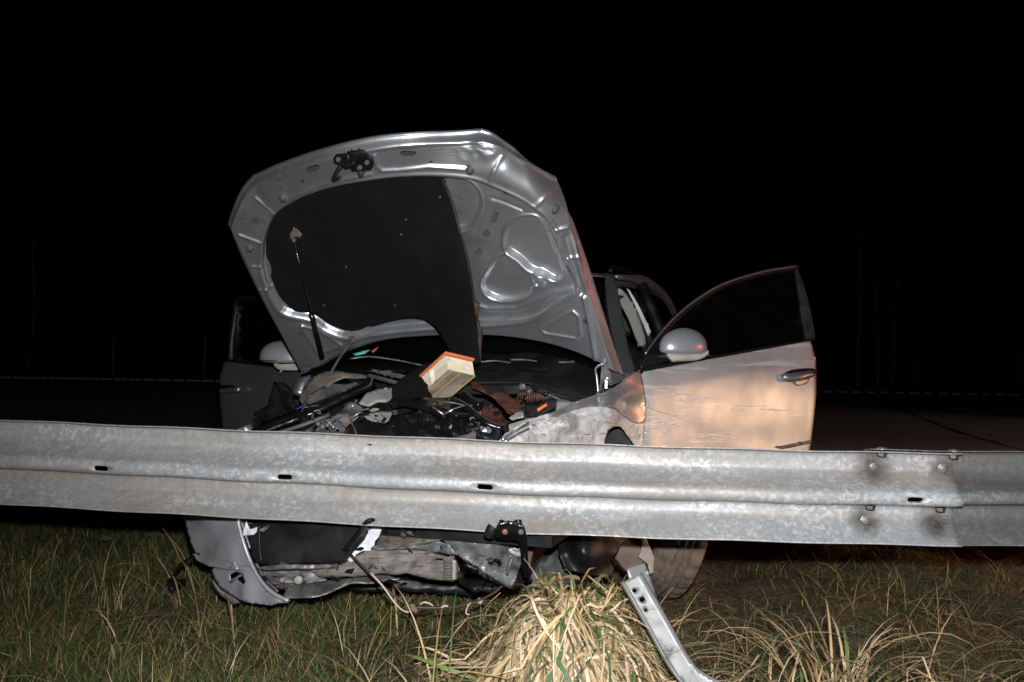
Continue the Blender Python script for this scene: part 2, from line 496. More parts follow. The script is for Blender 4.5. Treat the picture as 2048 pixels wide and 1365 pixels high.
T_BULGE = float(np.interp(11, range(len(PROF)), np.interp(np.linspace(0, len(_pp) - 1, len(PROF)), range(len(_pp)), _ps)))
def t_at_z(zv, start=0):
    i = np.argmin(np.abs(_pp[start:, 1] - zv)); return float(_ps[start + i])
def rail_x_for(px, Y): return at(px, 950, Y).x
S_END = rail_s_at_x(rail_x_for(1917, 3.35))           # where the main beam ends and laps over the next
slot_s = [rail_s_at_x(rail_x_for(px, Y)) for px, Y in ((216, 3.62), (575, 3.47), (973, 3.37), (1833, 3.31))]
def bolt_pos(px, z, t_lo=0):
    s = rail_s_at_x(rail_x_for(px, 3.34)); t = t_at_z(z)
    P = rail_map(0, 0)(np.array([s * K]), np.array([t]))[0]; return Vector(P)
bolts = [bolt_pos(1757, .256), bolt_pos(1898, .252), bolt_pos(1741, .068), bolt_pos(1880, .064)]
M_galv = galvanised("galvanised_steel", (.315, .325, .338), (.27, .235, .205), [(bolts[0], .085, .9), (bolts[1], .055, .85), (bolts[2], .070, .9), (bolts[3], .078, .92)])
M_galv_dull = galvanised("weathered_steel", (.135, .135, .135), (.10, .085, .072), spangle=.35)
M_bolt = mat("zinc_bolt", (.42, .42, .42), .4, .7, var=(60, (.20, .16, .12), .45, .7))
M_bolt_dark = mat("grimy_bolt", (.14, .12, .105), .55, .6, var=(60, (.05, .04, .03), .4, .7))

rail = thing("guardrail", (0, 3.4, 0), "galvanised steel W-beam guardrail running right across in front of the wrecked car", "guardrail")
s0 = 0.15
ol = [(s0 * K, 0), (S_END * K, 0), (S_END * K, PLEN), (s0 * K, PLEN)]
P, fc = cdt_sheet(ol, [slot_poly(s, T_BULGE) for s in slot_s], .0085, rail_map())
fc = face_towards(P, fc)
beam = mesh_obj("beam", P, fc, M_galv, rail, True, "bright spangled beam with slotted holes"); solidify(beam, .0035, 1)
s1 = rail_s_at_x(rail_x_for(1738, 3.35))
ol = [(s1 * K, 0), ((_rs[-1] - .2) * K, 0), ((_rs[-1] - .2) * K, PLEN), (s1 * K, PLEN)]
P, fc = cdt_sheet(ol, [slot_poly(slot_s[3], T_BULGE, .06, .03)], .010, rail_map(-.014))
P[:, 2] += .0035
beam2 = mesh_obj("beam", P, face_towards(P, fc), M_galv_dull, rail, True, "duller beam lapped behind the bright one"); solidify(beam2, .0035, -1)

def nut(c, axis, r=.0125, mt=M_bolt, stub=True):
    a = Vector(axis).normalized()
    o = lathe("nut", c, a, [(r * 1.2, 0), (r * 1.2, .002), (r, .0022), (r, .011), (r * .85, .0125)], mt, rail, 6, smooth=False)
    if stub: lathe("bolt_end", Vector(c) + a * .0126, a, [(r * .55, 0), (r * .55, .010), (r * .40, .012)], mt, o, 10, smooth=False)
    return o
nrm = Vector((-.02, -1, 0))
for i, b in enumerate(bolts): nut(b + nrm * .004, nrm, .0135, M_bolt if i < 3 else M_bolt_dark)
for px in (1765, 1908):
    s = rail_s_at_x(rail_x_for(px, 3.34))
    q = rail_map(0, 0)(np.array([s * K]), np.array([.028]))[0]; q = Vector(q)
    lathe("bolt_head", q + Vector((0, 0, .006)), (0, 0, 1), [(.020, 0), (.0198, .002), (.016, .006), (.008, .0085), (.001, .009)], M_bolt, rail, 18)
    nut(q - Vector((0, 0, .005)), (0, 0, -1), .0155, M_bolt_dark, False)
for px, mt in ((1748, M_bolt_dark), (1888, M_bolt_dark)):
    s = rail_s_at_x(rail_x_for(px, 3.31)); t = t_at_z(.1295)
    q = Vector(rail_map(0, 0)(np.array([s * K]), np.array([t]))[0]) + Vector((0, -.026, -.003))
    nut(q, (0, 0, -1), .0155, mt, False)

# guardrail post torn loose, bent over below the beam
M_post = mat("post_zinc", (.20, .20, .198), .5, .25, var=(12, (.15, .145, .14), .5, .7), var2=(22, (.05, .042, .036), .60, .72), rvar=(20, .35, .6))
post = thing("guardrail_post", at(1420, 1360, 3.12), "bent pale steel post with three holes leaning out of the dry grass", "post")
pc = spline([(1263, 1156), (1291, 1205), (1321, 1258), (1342, 1297), (1364, 1333), (1386, 1358), (1425, 1380), (1480, 1398)], 8)
def post_web(pc, half, d0, d1):
    V = []; m = len(pc)
    for i, (a, b) in enumerate(pc):
        q = pc[min(i + 1, m - 1)]; p = pc[max(i - 1, 0)]
        tx, ty = q[0] - p[0], q[1] - p[1]; L = math.hypot(tx, ty); V.append((a, b, ty / L, -tx / L, d0 + (d1 - d0) * i / (m - 1)))
    return V
W = post_web(pc, 34, 3.03, 2.90)
left = [(a - nx * 19, b - ny * 19) for a, b, nx, ny, d in W]; right = [(a + nx * 19, b + ny * 19) for a, b, nx, ny, d in W]
def circ(x, y, r, n=14, sy=1.0): return [(x + r * math.cos(2 * math.pi * k / n), y + r * sy * math.sin(2 * math.pi * k / n)) for k in range(n)]
dctl = [(a, b, d) for a, b, nx, ny, d in W[::4]]
plate("web", left + right[::-1], dctl, M_post, post, .005, 7, holes=[circ(1269, 1182, 4.2), circ(1284, 1200, 5.6), circ(1291, 1221, 3.6)], deform=crumple(.0012, 8, 2))
def flange(name, edge, depth_out, side):
    V = []; fc = []
    for (a, b), w in zip(edge, W):
        p = at(a, b, w[4] + .004); q = at(a + side * 6, b - 2, w[4] + depth_out)
        V += [p, p * .5 + q * .5 + Vector((side * .004, 0, 0)), q]
    for i in range(len(edge) - 1):
        for j in range(2): fc.append((3 * i + j, 3 * i + j + 1, 3 * i + j + 4, 3 * i + j + 3))
    o = mesh_obj(name, V, fc, M_post, post, True); solidify(o, .005, 0); return o
flange("flange", left, .055, -1); flange("flange", right, .075, .4)
plate("back_lip", [(1254, 1138), (1290, 1126), (1299, 1150), (1322, 1222), (1312, 1218), (1284, 1160), (1266, 1164), (1258, 1158)], [(1254, 1138, 3.08), (1300, 1130, 3.11), (1320, 1220, 3.08)], M_post, post, .005, 6)

# ------------------------------------------------------------------ grass
M_grass = mat("grass_blades", (0, 0, 0), .55, attr=True, spec=.3)
def blades(name, roots, length, az, th0, th1, width, cols, levels=4, parent=None, origin=None, power=1.3, kink=None):
    N = len(roots); t = np.linspace(0, 1, levels)
    ca, sa = np.cos(az), np.sin(az)
    pos = roots.copy(); V = np.zeros((N, levels * 2 - 1, 3)); C = np.zeros((N, levels * 2 - 1, 4)); C[..., 3] = 1
    # side vector: mostly square to the lean, turned a little at random
    tw = rng.uniform(-1.0, 1.0, N)
    sx = -sa * np.cos(tw) + ca * np.sin(tw) * .6; sy = ca * np.cos(tw) + sa * np.sin(tw) * .6; sz = np.sin(tw) * .35
    idx = 0
    for k in range(levels):
        w = width * (1 - t[k] ** 2.2) * (0.65 + .35 * min(1, t[k] * 4)) * .5
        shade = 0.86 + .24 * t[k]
        if k < levels - 1:
            V[:, idx, 0] = pos[:, 0] - sx * w; V[:, idx, 1] = pos[:, 1] - sy * w; V[:, idx, 2] = pos[:, 2] - sz * w
            V[:, idx + 1, 0] = pos[:, 0] + sx * w; V[:, idx + 1, 1] = pos[:, 1] + sy * w; V[:, idx + 1, 2] = pos[:, 2] + sz * w
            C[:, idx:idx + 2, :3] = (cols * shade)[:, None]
            idx += 2
            tm = (t[k] + t[k + 1]) / 2
            ang = th0 + (th1 - th0) * tm ** power
            if kink is not None: ang = np.where(tm > kink, ang + 1.1, ang)
            st = length / (levels - 1)
            pos = pos + np.c_[np.sin(ang) * ca * st, np.sin(ang) * sa * st, np.cos(ang) * st]
        else:
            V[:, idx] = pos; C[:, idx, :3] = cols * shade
    nv = levels * 2 - 1
    V[..., 2] = np.maximum(V[..., 2], ground_h(V[..., 0], V[..., 1]) + .003)
    base = (np.arange(N) * nv)[:, None]
    quads = []
    for k in range(levels - 2): quads.append(base + np.array([[2 * k, 2 * k + 1, 2 * k + 3, 2 * k + 2]]))
    Q = np.concatenate(quads) if quads else np.zeros((0, 4), int)
    T = base + np.array([[nv - 3, nv - 2, nv - 1]])
    me = bpy.data.meshes.new(name)
    o0 = np.array(origin if origin is not None else roots.mean(0))
    VV = (V.reshape(-1, 3) - o0)
    me.vertices.add(len(VV)); me.vertices.foreach_set("co", VV.astype(np.float32).ravel())
    nl = Q.size + T.size; me.loops.add(nl); me.loops.foreach_set("vertex_index", np.concatenate([Q.ravel(), T.ravel()]).astype(np.int32))
    npoly = len(Q) + len(T); me.polygons.add(npoly)
    st = np.concatenate([np.arange(len(Q)) * 4, len(Q) * 4 + np.arange(len(T)) * 3]).astype(np.int32)
    me.polygons.foreach_set("loop_start", st)
    me.update(calc_edges=True); me.validate()
    me.polygons.foreach_set("use_smooth", [True] * len(me.polygons))
    me.materials.append(M_grass)
    a = me.color_attributes.new("Col", 'FLOAT_COLOR', 'POINT'); a.data.foreach_set("color", C.reshape(-1, 4).astype(np.float32).ravel())
    o = bpy.data.objects.new(name, me); link(o, Vector(o0), parent); return o

GREENS = np.array([(.028, .060, .013), (.044, .082, .017), (.066, .102, .021), (.100, .128, .030), (.025, .055, .024)])
STRAWS = np.array([(.28, .195, .09), (.38, .27, .135), (.18, .125, .062), (.26, .155, .06), (.12, .082, .042), (.44, .34, .19)])
def pick(pal, N, jit=.18):
    c = pal[rng.integers(0, len(pal), N)] * rng.uniform(1 - jit, 1 + jit, (N, 1)); return np.clip(c, 0, 1)
def patch_noise(x, y, s, seed): return np.array([noise.noise(Vector((a * s + seed, b * s - seed, seed))) for a, b in zip(x, y)])

def lawn(name, n, x0, x1, y0, y1, hmin, hmax, wmin, wmax, straw_frac, density, lean=(.1, .9), levels=4, label=None, bend=(.1, 1.1)):
    x = rng.uniform(x0, x1, n); y = y0 + (y1 - y0) * rng.uniform(0, 1, n) ** 1.25
    d = density(x, y); keep = rng.uniform(0, 1, n) < d; x, y, d = x[keep], y[keep], d[keep]; N = len(x)
    L = rng.uniform(hmin, hmax, N) * (.75 + .35 * d)
    cols = np.where((rng.uniform(0, 1, N) < straw_frac)[:, None], pick(STRAWS, N), pick(GREENS, N))
    az = rng.uniform(0, 2 * math.pi, N); th0 = rng.uniform(lean[0], lean[1], N); th1 = th0 + rng.uniform(bend[0], bend[1], N)
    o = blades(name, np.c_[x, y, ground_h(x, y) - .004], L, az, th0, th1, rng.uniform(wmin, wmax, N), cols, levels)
    return tag(o, label, "grass", kind="stuff")
def dens_left(x, y):
    pn = patch_noise(x, y, 1.3, 3.3)
    muddy = smoothstep(.0, .6, x + (y - 4.0) * .12 + pn * .35)
    under_car = smoothstep(3.95, 4.5, y) * smoothstep(-1.5, -1.1, x) * (1 - smoothstep(.8, 1.3, x))
    oil = np.exp(-(((x + .25) / .45) ** 2 + ((y - 3.45) / .22) ** 2))
    return np.clip((1 - .82 * muddy) * (.72 + pn * 1.0) * (1 - .9 * under_car) * (1 - .85 * oil), .02, 1)
lawn("grass", 240000, -3.5, 3.3, 2.7, 6.2, .05, .150, .0018, .0042, .30, dens_left, (.3, 1.35), 4, "short green verge grass mixed with dead blades under the guardrail")
lawn("straw", 34000, -3.5, 3.3, 2.75, 6.2, .06, .20, .0016, .0038, .92, lambda x, y: np.clip(.55 + patch_noise(x, y, 1.9, 8.1), .12, 1), (1.05, 1.55), 4, "dead straw lying flat on the muddy verge")
lawn("long_grass", 7200, -3.4, 3.2, 2.75, 4.9, .16, .44, .0030, .0078, .58, lambda x, y: np.clip(.25 + 1.1 * patch_noise(x, y, 2.3, 1.7) + .15 * (x < -.2), .03, 1), (.35, 1.1), 6, "long arching blades scattered over the verge grass", (.6, 2.0))

def tuft(name, px, py, Y, n, rad, lmin, lmax, wmin, wmax, straw_frac, label, tint=1.0, spread=(.0, .75), bend=(.9, 2.2), power=1.2):
    p = at(px, py, Y); x = p.x + rng.normal(0, rad, n); y = p.y + rng.normal(0, rad * .55, n)
    root = np.c_[x, y, ground_h(x, y) - .01]
    az = np.arctan2((y - p.y) * .8 + rng.normal(0, rad * .7, n), (x - p.x) + rng.normal(0, rad * .5, n))
    r = np.hypot(x - p.x, y - p.y) / (rad * 2)
    th0 = rng.uniform(spread[0], spread[1], n) * (.35 + r); th1 = th0 + rng.uniform(bend[0], bend[1], n)
    TAN = np.array([(.62, .43, .235), (.70, .50, .29), (.52, .35, .18), (.44, .29, .15), (.66, .50, .32)])
    GR = np.array([(.085, .165, .035), (.12, .20, .05), (.07, .13, .06), (.18, .24, .07)])
    cols = np.where((rng.uniform(0, 1, n) < straw_frac)[:, None], pick(TAN, n), pick(GR, n)) * tint
    kink = np.where(rng.uniform(0, 1, n) < .22, rng.uniform(.35, .8, n), 2.0)
    o = blades(name, root, rng.uniform(lmin, lmax, n), az, th0, th1, rng.uniform(wmin, wmax, n), cols, 9, None, (p.x, p.y, 0), power, kink)
    return tag(o, label, "grass tuft", "tussocks in front of the guardrail")
def leaf_paths(name, Pth, width, cols, up, origin):
    """flat leaves along given paths (N, levels, 3)"""
    N_, K_, _x = Pth.shape
    tan = np.gradient(Pth, axis=1); tan /= np.linalg.norm(tan, axis=2, keepdims=True) + 1e-9
    side = np.cross(tan, up); side /= np.linalg.norm(side, axis=2, keepdims=True) + 1e-9
    t = np.linspace(0, 1, K_); w = width[:, None] * (1 - t[None] ** 2.5 * .92) * (.55 + .45 * np.minimum(1, t[None] * 5)) * .5
    V = np.stack([Pth - side * w[..., None], Pth + side * w[..., None]], 2).reshape(-1, 3)
    V[:, 2] = np.maximum(V[:, 2], ground_h(V[:, 0], V[:, 1]) + .003)
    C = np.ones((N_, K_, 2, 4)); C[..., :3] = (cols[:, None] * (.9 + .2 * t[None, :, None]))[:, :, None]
    q = []
    for k in range(K_ - 1): q.append((np.arange(N_) * K_ * 2)[:, None] + np.array([[2 * k, 2 * k + 1, 2 * k + 3, 2 * k + 2]]))
    return mesh_obj(name, V, np.concatenate(q).tolist(), M_grass, None, True, None, C.reshape(-1, 4), origin)
def tussock(px, py, Y, n, rx, ry, hz, label):
    """old tussock: dead leaves thatched over a mound, a few green ones standing out of the top"""
    p = at(px, py, Y); K_ = 9; t = np.linspace(0, 1, K_)[None]
    a0 = rng.uniform(0, 2 * math.pi, n); q0 = rng.uniform(0, 1, n) ** .8 * .85
    ln = rng.uniform(.3, 1.05, n); da = rng.normal(0, 1.0, n) * (1.25 - q0)
    q = q0[:, None] + ln[:, None] * t ** rng.uniform(.8, 1.3, (n, 1))
    a = a0[:, None] + da[:, None] * t
    wob = rng.normal(0, .02, (n, 1)) * np.sin(t * math.pi * rng.uniform(.7, 1.6, (n, 1)))
    x = p.x + rx * q * np.cos(a + wob) + rng.normal(0, .012, (n, 1)); y = p.y + ry * q * np.sin(a + wob) + rng.normal(0, .012, (n, 1))
    dome = np.where(q < 1, hz * (1 - np.clip(q, 0, 1) ** 2.7), 0) * (1 + .18 * np.sin(a * 3 + 1.0) + .12 * np.sin(a * 7))
    lift = rng.uniform(-.06, .05, (n, 1)) * (1 - .3 * t) + rng.uniform(0, .08, (n, 1)) ** 1.0 * np.sin(t * math.pi * .8) * (rng.uniform(0, 1, (n, 1)) < .5)
    kk = (rng.uniform(0, 1, (n, 1)) < .25) * rng.uniform(-.06, .10, (n, 1)) * np.maximum(0, t - rng.uniform(.3, .7, (n, 1)))
    z = ground_h(x, y) + dome + lift + kk
    P_ = np.stack([x, y, z], 2)
    out = np.stack([np.cos(a), np.sin(a), np.full_like(a, .9)], 2) + rng.normal(0, .45, (n, 1, 3))
    TAN = np.array([(.60, .43, .24), (.70, .52, .31), (.50, .345, .18), (.36, .245, .125), (.68, .53, .34), (.24, .16, .085), (.56, .38, .20)])
    GR = np.array([(.075, .145, .032), (.11, .18, .045), (.06, .115, .055), (.16, .21, .06)])
    cols = np.where((rng.uniform(0, 1, n) < .78)[:, None], pick(TAN, n, .25), pick(GR, n, .25)) * rng.choice([.9, .75, .5, .3], n, p=[.4, .25, .2, .15])[:, None]
    wd = np.where(rng.uniform(0, 1, n) < .35, rng.uniform(.009, .016, n), rng.uniform(.003, .008, n))
    T_ = thing("grass_tuft", (p.x, p.y, 0), label, "grass tuft", "tussocks in front of the guardrail")
    def adopt(o): o.parent = T_; o.matrix_parent_inverse = wm(T_).inverted(); o["kind"] = "stuff"; return o
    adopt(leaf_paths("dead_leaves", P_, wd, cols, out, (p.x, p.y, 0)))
    m = 260; x = p.x + rng.normal(0, rx * .42, m); y = p.y + rng.normal(0, ry * .42, m); q = np.hypot((x - p.x) / rx, (y - p.y) / ry)
    az = np.arctan2(y - p.y, x - p.x) + rng.normal(0, .8, m); th0 = rng.uniform(.1, .7, m) + q * .5; th1 = th0 + rng.uniform(.9, 2.1, m)
    c2 = np.where((rng.uniform(0, 1, m) < .7)[:, None], pick(TAN, m, .25), pick(GR, m, .25)) * rng.choice([1.0, .8, .5], m)[:, None]
    kink = np.where(rng.uniform(0, 1, m) < .15, rng.uniform(.3, .8, m), 2.0)
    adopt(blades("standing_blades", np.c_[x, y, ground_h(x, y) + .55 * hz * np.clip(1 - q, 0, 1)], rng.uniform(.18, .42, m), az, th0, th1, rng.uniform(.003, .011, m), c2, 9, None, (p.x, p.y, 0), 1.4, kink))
    return T_
tussock(1140, 1376, 3.14, 1700, .31, .24, .25, "large dense straw coloured tussock below the middle of the guardrail")
tuft("grass_tuft", 1660, 1400, 2.98, 110, .095, .42, .66, .0055, .0125, .74, "loose arching tan tussock to the right of the bent post", .66, (.25, .95), (1.9, 2.7), 1.4)
tuft("grass_tuft", 1880, 1400, 2.98, 65, .11, .36, .58, .0045, .0100, .66, "ragged brown and green tussock at the bottom right corner", .52, (.3, 1.0), (1.8, 2.6), 1.4)
tuft("grass_tuft", 1500, 1345, 3.14, 60, .12, .12, .24, .0035, .0080, .55, "low flattened clump of grass beside the foot of the bent post", .8, (.5, 1.2), (.5, 1.3))

# ------------------------------------------------------------------ far verge: marker posts and saplings
M_marker = mat("marker_plastic", (.10, .08, .075), .6); M_reflector = mat("reflector", (.30, .03, .02), .2, .3)
M_bark = mat("birch_bark", (.17, .11, .09), .8, var=(6, (.06, .04, .035), .5, .65), stretch=(1, 1, .3))
for px, lab in ((225, "faint thin marker post far off at the left"), (408, "dim marker post beyond the carriageway near the far side door"), (1835, "pale marker post across the road right of the open door"), (2037, "marker post across the road at the right edge")):
    b = at(px, 757, 40.6); b.z = -.01
    t = thing("marker_post", b, lab, "marker post", "marker posts beyond the road")
    tube("post", [b, b + Vector((0, 0, .9)), b + Vector((0, 0, 1.72))], lambda q: .055 - .012 * q, M_marker, t, 6, smooth_path=False)
    obox("reflector", b + Vector((0, -.058, 1.45)), (.022, 0, 0), (0, .004, 0), (0, 0, .09), M_reflector, t)
def sapling(px, Y, hgt, lean, lab):
    b = at(px, 757, Y); b.z = 0
    t = thing("birch_tree", b, lab, "tree", "bare saplings beyond the road")
    pts = [b + Vector((lean * q * hgt + .05 * math.sin(q * 9 + px), .1 * math.sin(q * 7 + px * .3), q * hgt)) for q in np.linspace(0, 1, 9)]
    tube("trunk", pts, lambda q: .05 * (1 - .8 * q) + .008, M_bark, t, 7, 3)
    V = []; fc = []
    for k in range(26):
        q = random.uniform(.3, .98); i = min(7, int(q * 8)); p = Vector(pts[i]).lerp(Vector(pts[i + 1]), q * 8 - i)
        a = random.uniform(0, 6.28); L = random.uniform(.4, 1.3) * (1.1 - q * .6)
        d = Vector((math.cos(a), math.sin(a), random.uniform(.5, 1.2))).normalized(); s = Vector((-d.y, d.x, 0)).normalized() * .014
        n0 = len(V); V += [p - s, p + s, p + Vector((0, .02, 0)), p + d * L]; fc += [(n0, n0 + 1, n0 + 3), (n0 + 1, n0 + 2, n0 + 3), (n0 + 2, n0, n0 + 3)]
    mesh_obj("crown", V, fc, M_bark, t, False)
sapling(1719, 41.5, 8.0, -.012, "bare sapling glowing faintly red, nearest to the open door")
sapling(1753, 43.0, 7.2, .010, "thin bare sapling in the middle of the dim group at right")
sapling(1785, 44.0, 7.6, .030, "leaning bare sapling, rightmost of the dim group at right")
sapling(60, 46.0, 7.0, .01, "barely visible sapling in the dark at far left")
# ------------------------------------------------------------------ the wrecked car
M_silver = mat("silver_paint", (.42, .435, .465), .38, .88, var=(3, (.35, .355, .37), .4, .65), coat=.25, rvar=(6, .36, .46), bump=(400, .06, .001))
M_inner = mat("hood_inner_paint", (.55, .57, .60), .35, .88, var=(4, (.46, .46, .45), .48, .72), var2=(9, (.17, .145, .11), .62, .78), rvar=(9, .30, .40), bump=(35, .10, .004))
M_scraped = mat("scraped_paint", (.50, .49, .49), .62, .12, var=(7, (.42, .36, .33), .45, .62), var2=(13, (.20, .155, .13), .60, .72), streak=(9, (.80, .80, .80), .56, .70, (1, 1, 5)), bump=(26, .9, .012), rvar=(14, .5, .75))
M_door = mat("door_paint", (.52, .525, .54), .56, .62, var=(2.5, (.38, .38, .39), .4, .65), coat=.2, rvar=(5, .52, .60),
             streak=(2.3, (.72, .72, .74), .57, .66, (.7, .7, 11)), bump=(5, .12, .02))
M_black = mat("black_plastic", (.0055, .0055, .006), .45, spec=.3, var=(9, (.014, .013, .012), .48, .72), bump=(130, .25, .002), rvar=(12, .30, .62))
M_gloss = mat("wet_black", (.005, .005, .0055), .16, bump=(45, .35, .004), rvar=(25, .10, .40))
M_pad = mat("insulation_felt", (.0042, .0041, .004), .92, var=(7, (.0065, .0064, .0063), .48, .72), var2=(60, (.010, .0098, .0095), .60, .75), bump=(170, .5, .004), spec=.15)
M_foam = mat("brown_foam", (.07, .05, .036), .9, var=(30, (.035, .026, .019), .45, .65), bump=(90, .7, .006), spec=.1)
M_dust = mat("dusty_plastic", (.095, .088, .086), .6, var=(8, (.018, .017, .017), .42, .65), bump=(40, .3, .004))
M_grey_metal = mat("crushed_metal", (.20, .195, .19), .48, .55, var=(11, (.075, .068, .062), .44, .64), var2=(30, (.42, .40, .38), .62, .75), bump=(30, .6, .008), rvar=(20, .35, .65))
M_dark_metal = mat("charred_metal", (.15, .15, .155), .55, .25, var=(10, (.035, .035, .037), .46, .60), var2=(13, (.32, .32, .33), .58, .72), bump=(24, .7, .008), rvar=(18, .28, .6))
M_chrome = mat("bright_steel", (.66, .66, .67), .28, .9, rvar=(40, .18, .45))
M_white = mat("white_plastic", (.62, .62, .66), .45, var=(24, (.48, .47, .48), .5, .7))
M_mirror = mat("mirror_paint", (.45, .46, .49), .34, .55, coat=.3)
M_pale = mat("pale_housing", (.25, .24, .228), .5, .1, var=(9, (.30, .28, .25), .45, .68), bump=(20, .2, .004))
M_rust = mat("rusty_shield", (.13, .038, .018), .45, .35, var=(16, (.055, .020, .012), .44, .62), var2=(60, (.34, .13, .055), .62, .76), bump=(60, .5, .004), rvar=(30, .25, .65))
M_orange = mat("orange_rubber", (.62, .165, .055), .55, bump=(60, .2, .002))
M_glass = mat("tinted_glass", (.003, .0035, .0035), .06, spec=.5)
M_rubber = mat("tyre_rubber", (.085, .064, .050), .85, var=(12, (.15, .11, .082), .40, .62), var2=(26, (.032, .026, .023), .58, .72), bump=(60, .5, .006), spec=.3)
M_mud = mat("muddy_liner", (.13, .098, .078), .8, var=(9, (.085, .06, .048), .45, .65), var2=(30, (.05, .038, .03), .6, .72), bump=(40, .5, .006))
M_beam = mat("scraped_beam", (.17, .15, .128), .65, .1, var=(5, (.11, .095, .082), .42, .62), var2=(22, (.045, .038, .034), .56, .70), streak=(14, (.06, .05, .043), .50, .62, (1.2, 1.2, 14)), bump=(70, .6, .006))
M_trim = mat("beige_trim", (.24, .228, .205), .75)
M_wire = mat("wire_insulation", (.55, .42, .36), .5); M_wire_dark = mat("dark_wire", (.050, .028, .022), .5)
M_lens = mat("indicator_lens", (.62, .58, .50), .12, .35, var=(20, (.45, .42, .36), .4, .6), coat=.5)
M_label = mat("orange_label", (.85, .20, .04), .5)
M_teal = mat("teal_patch", (.05, .30, .26), .5)

# car frame: f metres forward of the bonnet hinges, l metres to the driver's side, z up
YAW = R(17)
M0 = Vector((-.273, 4.30, 0)); HF = Vector((-math.sin(YAW), -math.cos(YAW), 0)); LS = Vector((math.cos(YAW), -math.sin(YAW), 0))
def car(f, l, z): return M0 + HF * f + LS * l + Vector((0, 0, z))
CAR = thing("crashed_car", car(-1, 0, 0), "wrecked silver estate car with bonnet up and front doors open behind the guardrail", "car")

# ---- body shell behind the engine bay (roof, pillars, glass, tail)
def loft(name, rows, mt, parent, thick=.02, label=None, sub=5, off=-1):
    G = np.array([spline([tuple(p) for p in r], sub) for r in rows]); nv, nu = G.shape[:2]
    cols = [spline([tuple(G[j, i]) for j in range(nv)], sub) for i in range(nu)]
    G2 = np.array(cols).transpose(1, 0, 2); nv, nu = G2.shape[:2]
    o = mesh_obj(name, G2.reshape(-1, 3), grid_faces(nu, nv), mt, parent, True, label); solidify(o, thick, off); return o
def roof_w(f): return np.interp(f, [-3.2, -2.4, -1.5, -.95], [.52, .60, .575, .53])
def roof_z(f): return np.interp(f, [-3.3, -2.6, -1.8, -1.3, -.95], [1.36, 1.43, 1.475, 1.475, 1.445])
rows = []
for f in (-.95, -1.3, -1.8, -2.4, -2.9, -3.3):
    w, z = roof_w(f), roof_z(f)
    rows.append([car(f, -w, z - .03), car(f, -w * .8, z + .015), car(f, 0, z + .035), car(f, w * .8, z + .015), car(f, w, z - .03)])
loft("roof", rows, M_silver, CAR, .03)
# windscreen
ws = []
for t in (0, .5, 1):
    f = .02 + (-.93 - .02) * t; w = .74 + (.53 - .74) * t; z = .93 + (1.44 - .93) * t
    ws.append([car(f - .10 * (1 - t) * .6, -w, z), car(f + .02, -w * .5, z + .02), car(f + .05, 0, z + .025), car(f + .02, w * .5, z + .02), car(f - .10 * (1 - t) * .6, w, z)])
loft("windscreen", ws, M_glass, CAR, .006)
for s, nm in ((1, "pillar"), (-1, "pillar")):
    if s < 0: tube(nm, [car(-.06, s * .76, .84), car(-.12, s * .745, .93), car(-.40, s * .68, 1.20), car(-.93, s * .545, 1.445)], .034, M_silver, CAR, 10, 8, squash=.75)
    else: plate(nm, [(1212, 546), (1222, 545), (1232, 566), (1240, 600), (1248, 650), (1258, 700), (1272, 742), (1262, 752), (1246, 752), (1236, 715), (1224, 660), (1215, 600)], [(1214, 548, 5.0), (1262, 745, 4.22), (1246, 745, 4.19), (1238, 640, 4.62), (1222, 640, 4.60)], M_silver, CAR, .05, 7)
    # cantrail over the door openings, running back and down
    tube("roof_side_rail", [car(-.90, s * .55, 1.445), car(-1.5, s * .60, 1.465), car(-2.1, s * .615, 1.42), car(-2.55, s * .62, 1.32), car(-2.95, s * .66, 1.10)], lambda q: .010 + .018 * min(1, q * 5), M_silver, CAR, 10, 6)
    tube("roof_rack_bar", [car(-1.0, s * .50, 1.48), car(-1.12, s * .50, 1.51), car(-1.9, s * .53, 1.52), car(-2.7, s * .52, 1.49), car(-2.8, s * .52, 1.44)], .013, M_black, CAR, 8, 5)
    # centre pillar and rear door
    tube("centre_pillar", [car(-1.32, s * .83, .45), car(-1.30, s * .80, .95), car(-1.38, s * .60, 1.44)], .03, M_black, CAR, 8, 5)
    rows = []
    for z, w in ((.28, .86), (.55, .89), (.80, .87), (.97, .80)):
        rows.append([car(-1.36, s * w, z), car(-1.9, s * (w + .01), z), car(-2.35, s * (w - .01), z)])
    rd = loft("rear_door", rows, M_silver, CAR, .02, off=0)
    rows = []
    for q in (0, .5, 1):
        rows.append([car(-1.42, s * (.79 - .17 * q), .98 + .44 * q), car(-1.9, s * (.80 - .17 * q), .985 + .43 * q), car(-2.45 + .12 * q, s * (.80 - .17 * q), 1.0 + .33 * q)])
    gl = loft("rear_door_glass", rows, M_glass, CAR, .005, off=0)
    rows = []
    for z, w in ((.30, .82), (.60, .88), (.85, .86), (1.02, .78)):
        rows.append([car(-2.38, s * w, z), car(-2.9, s * (w - .01), z), car(-3.45, s * (w - .10), z)])
    loft("rear_wing", rows, M_silver, CAR, .02, off=0)
    # sill
    obox("sill", car(-.75, s * .80, .27), HF * .62, LS * .06, (0, 0, .06), M_silver, CAR, .02)
rows = []
for z, fb in ((.30, -3.50), (.70, -3.62), (1.0, -3.55), (1.36, -3.28)):
    w = .72 if z < 1.1 else .52
    rows.append([car(fb + .1, -w, z), car(fb, 0, z), car(fb + .1, w, z)])
loft("tailgate", rows, M_silver, CAR, .02, off=0)
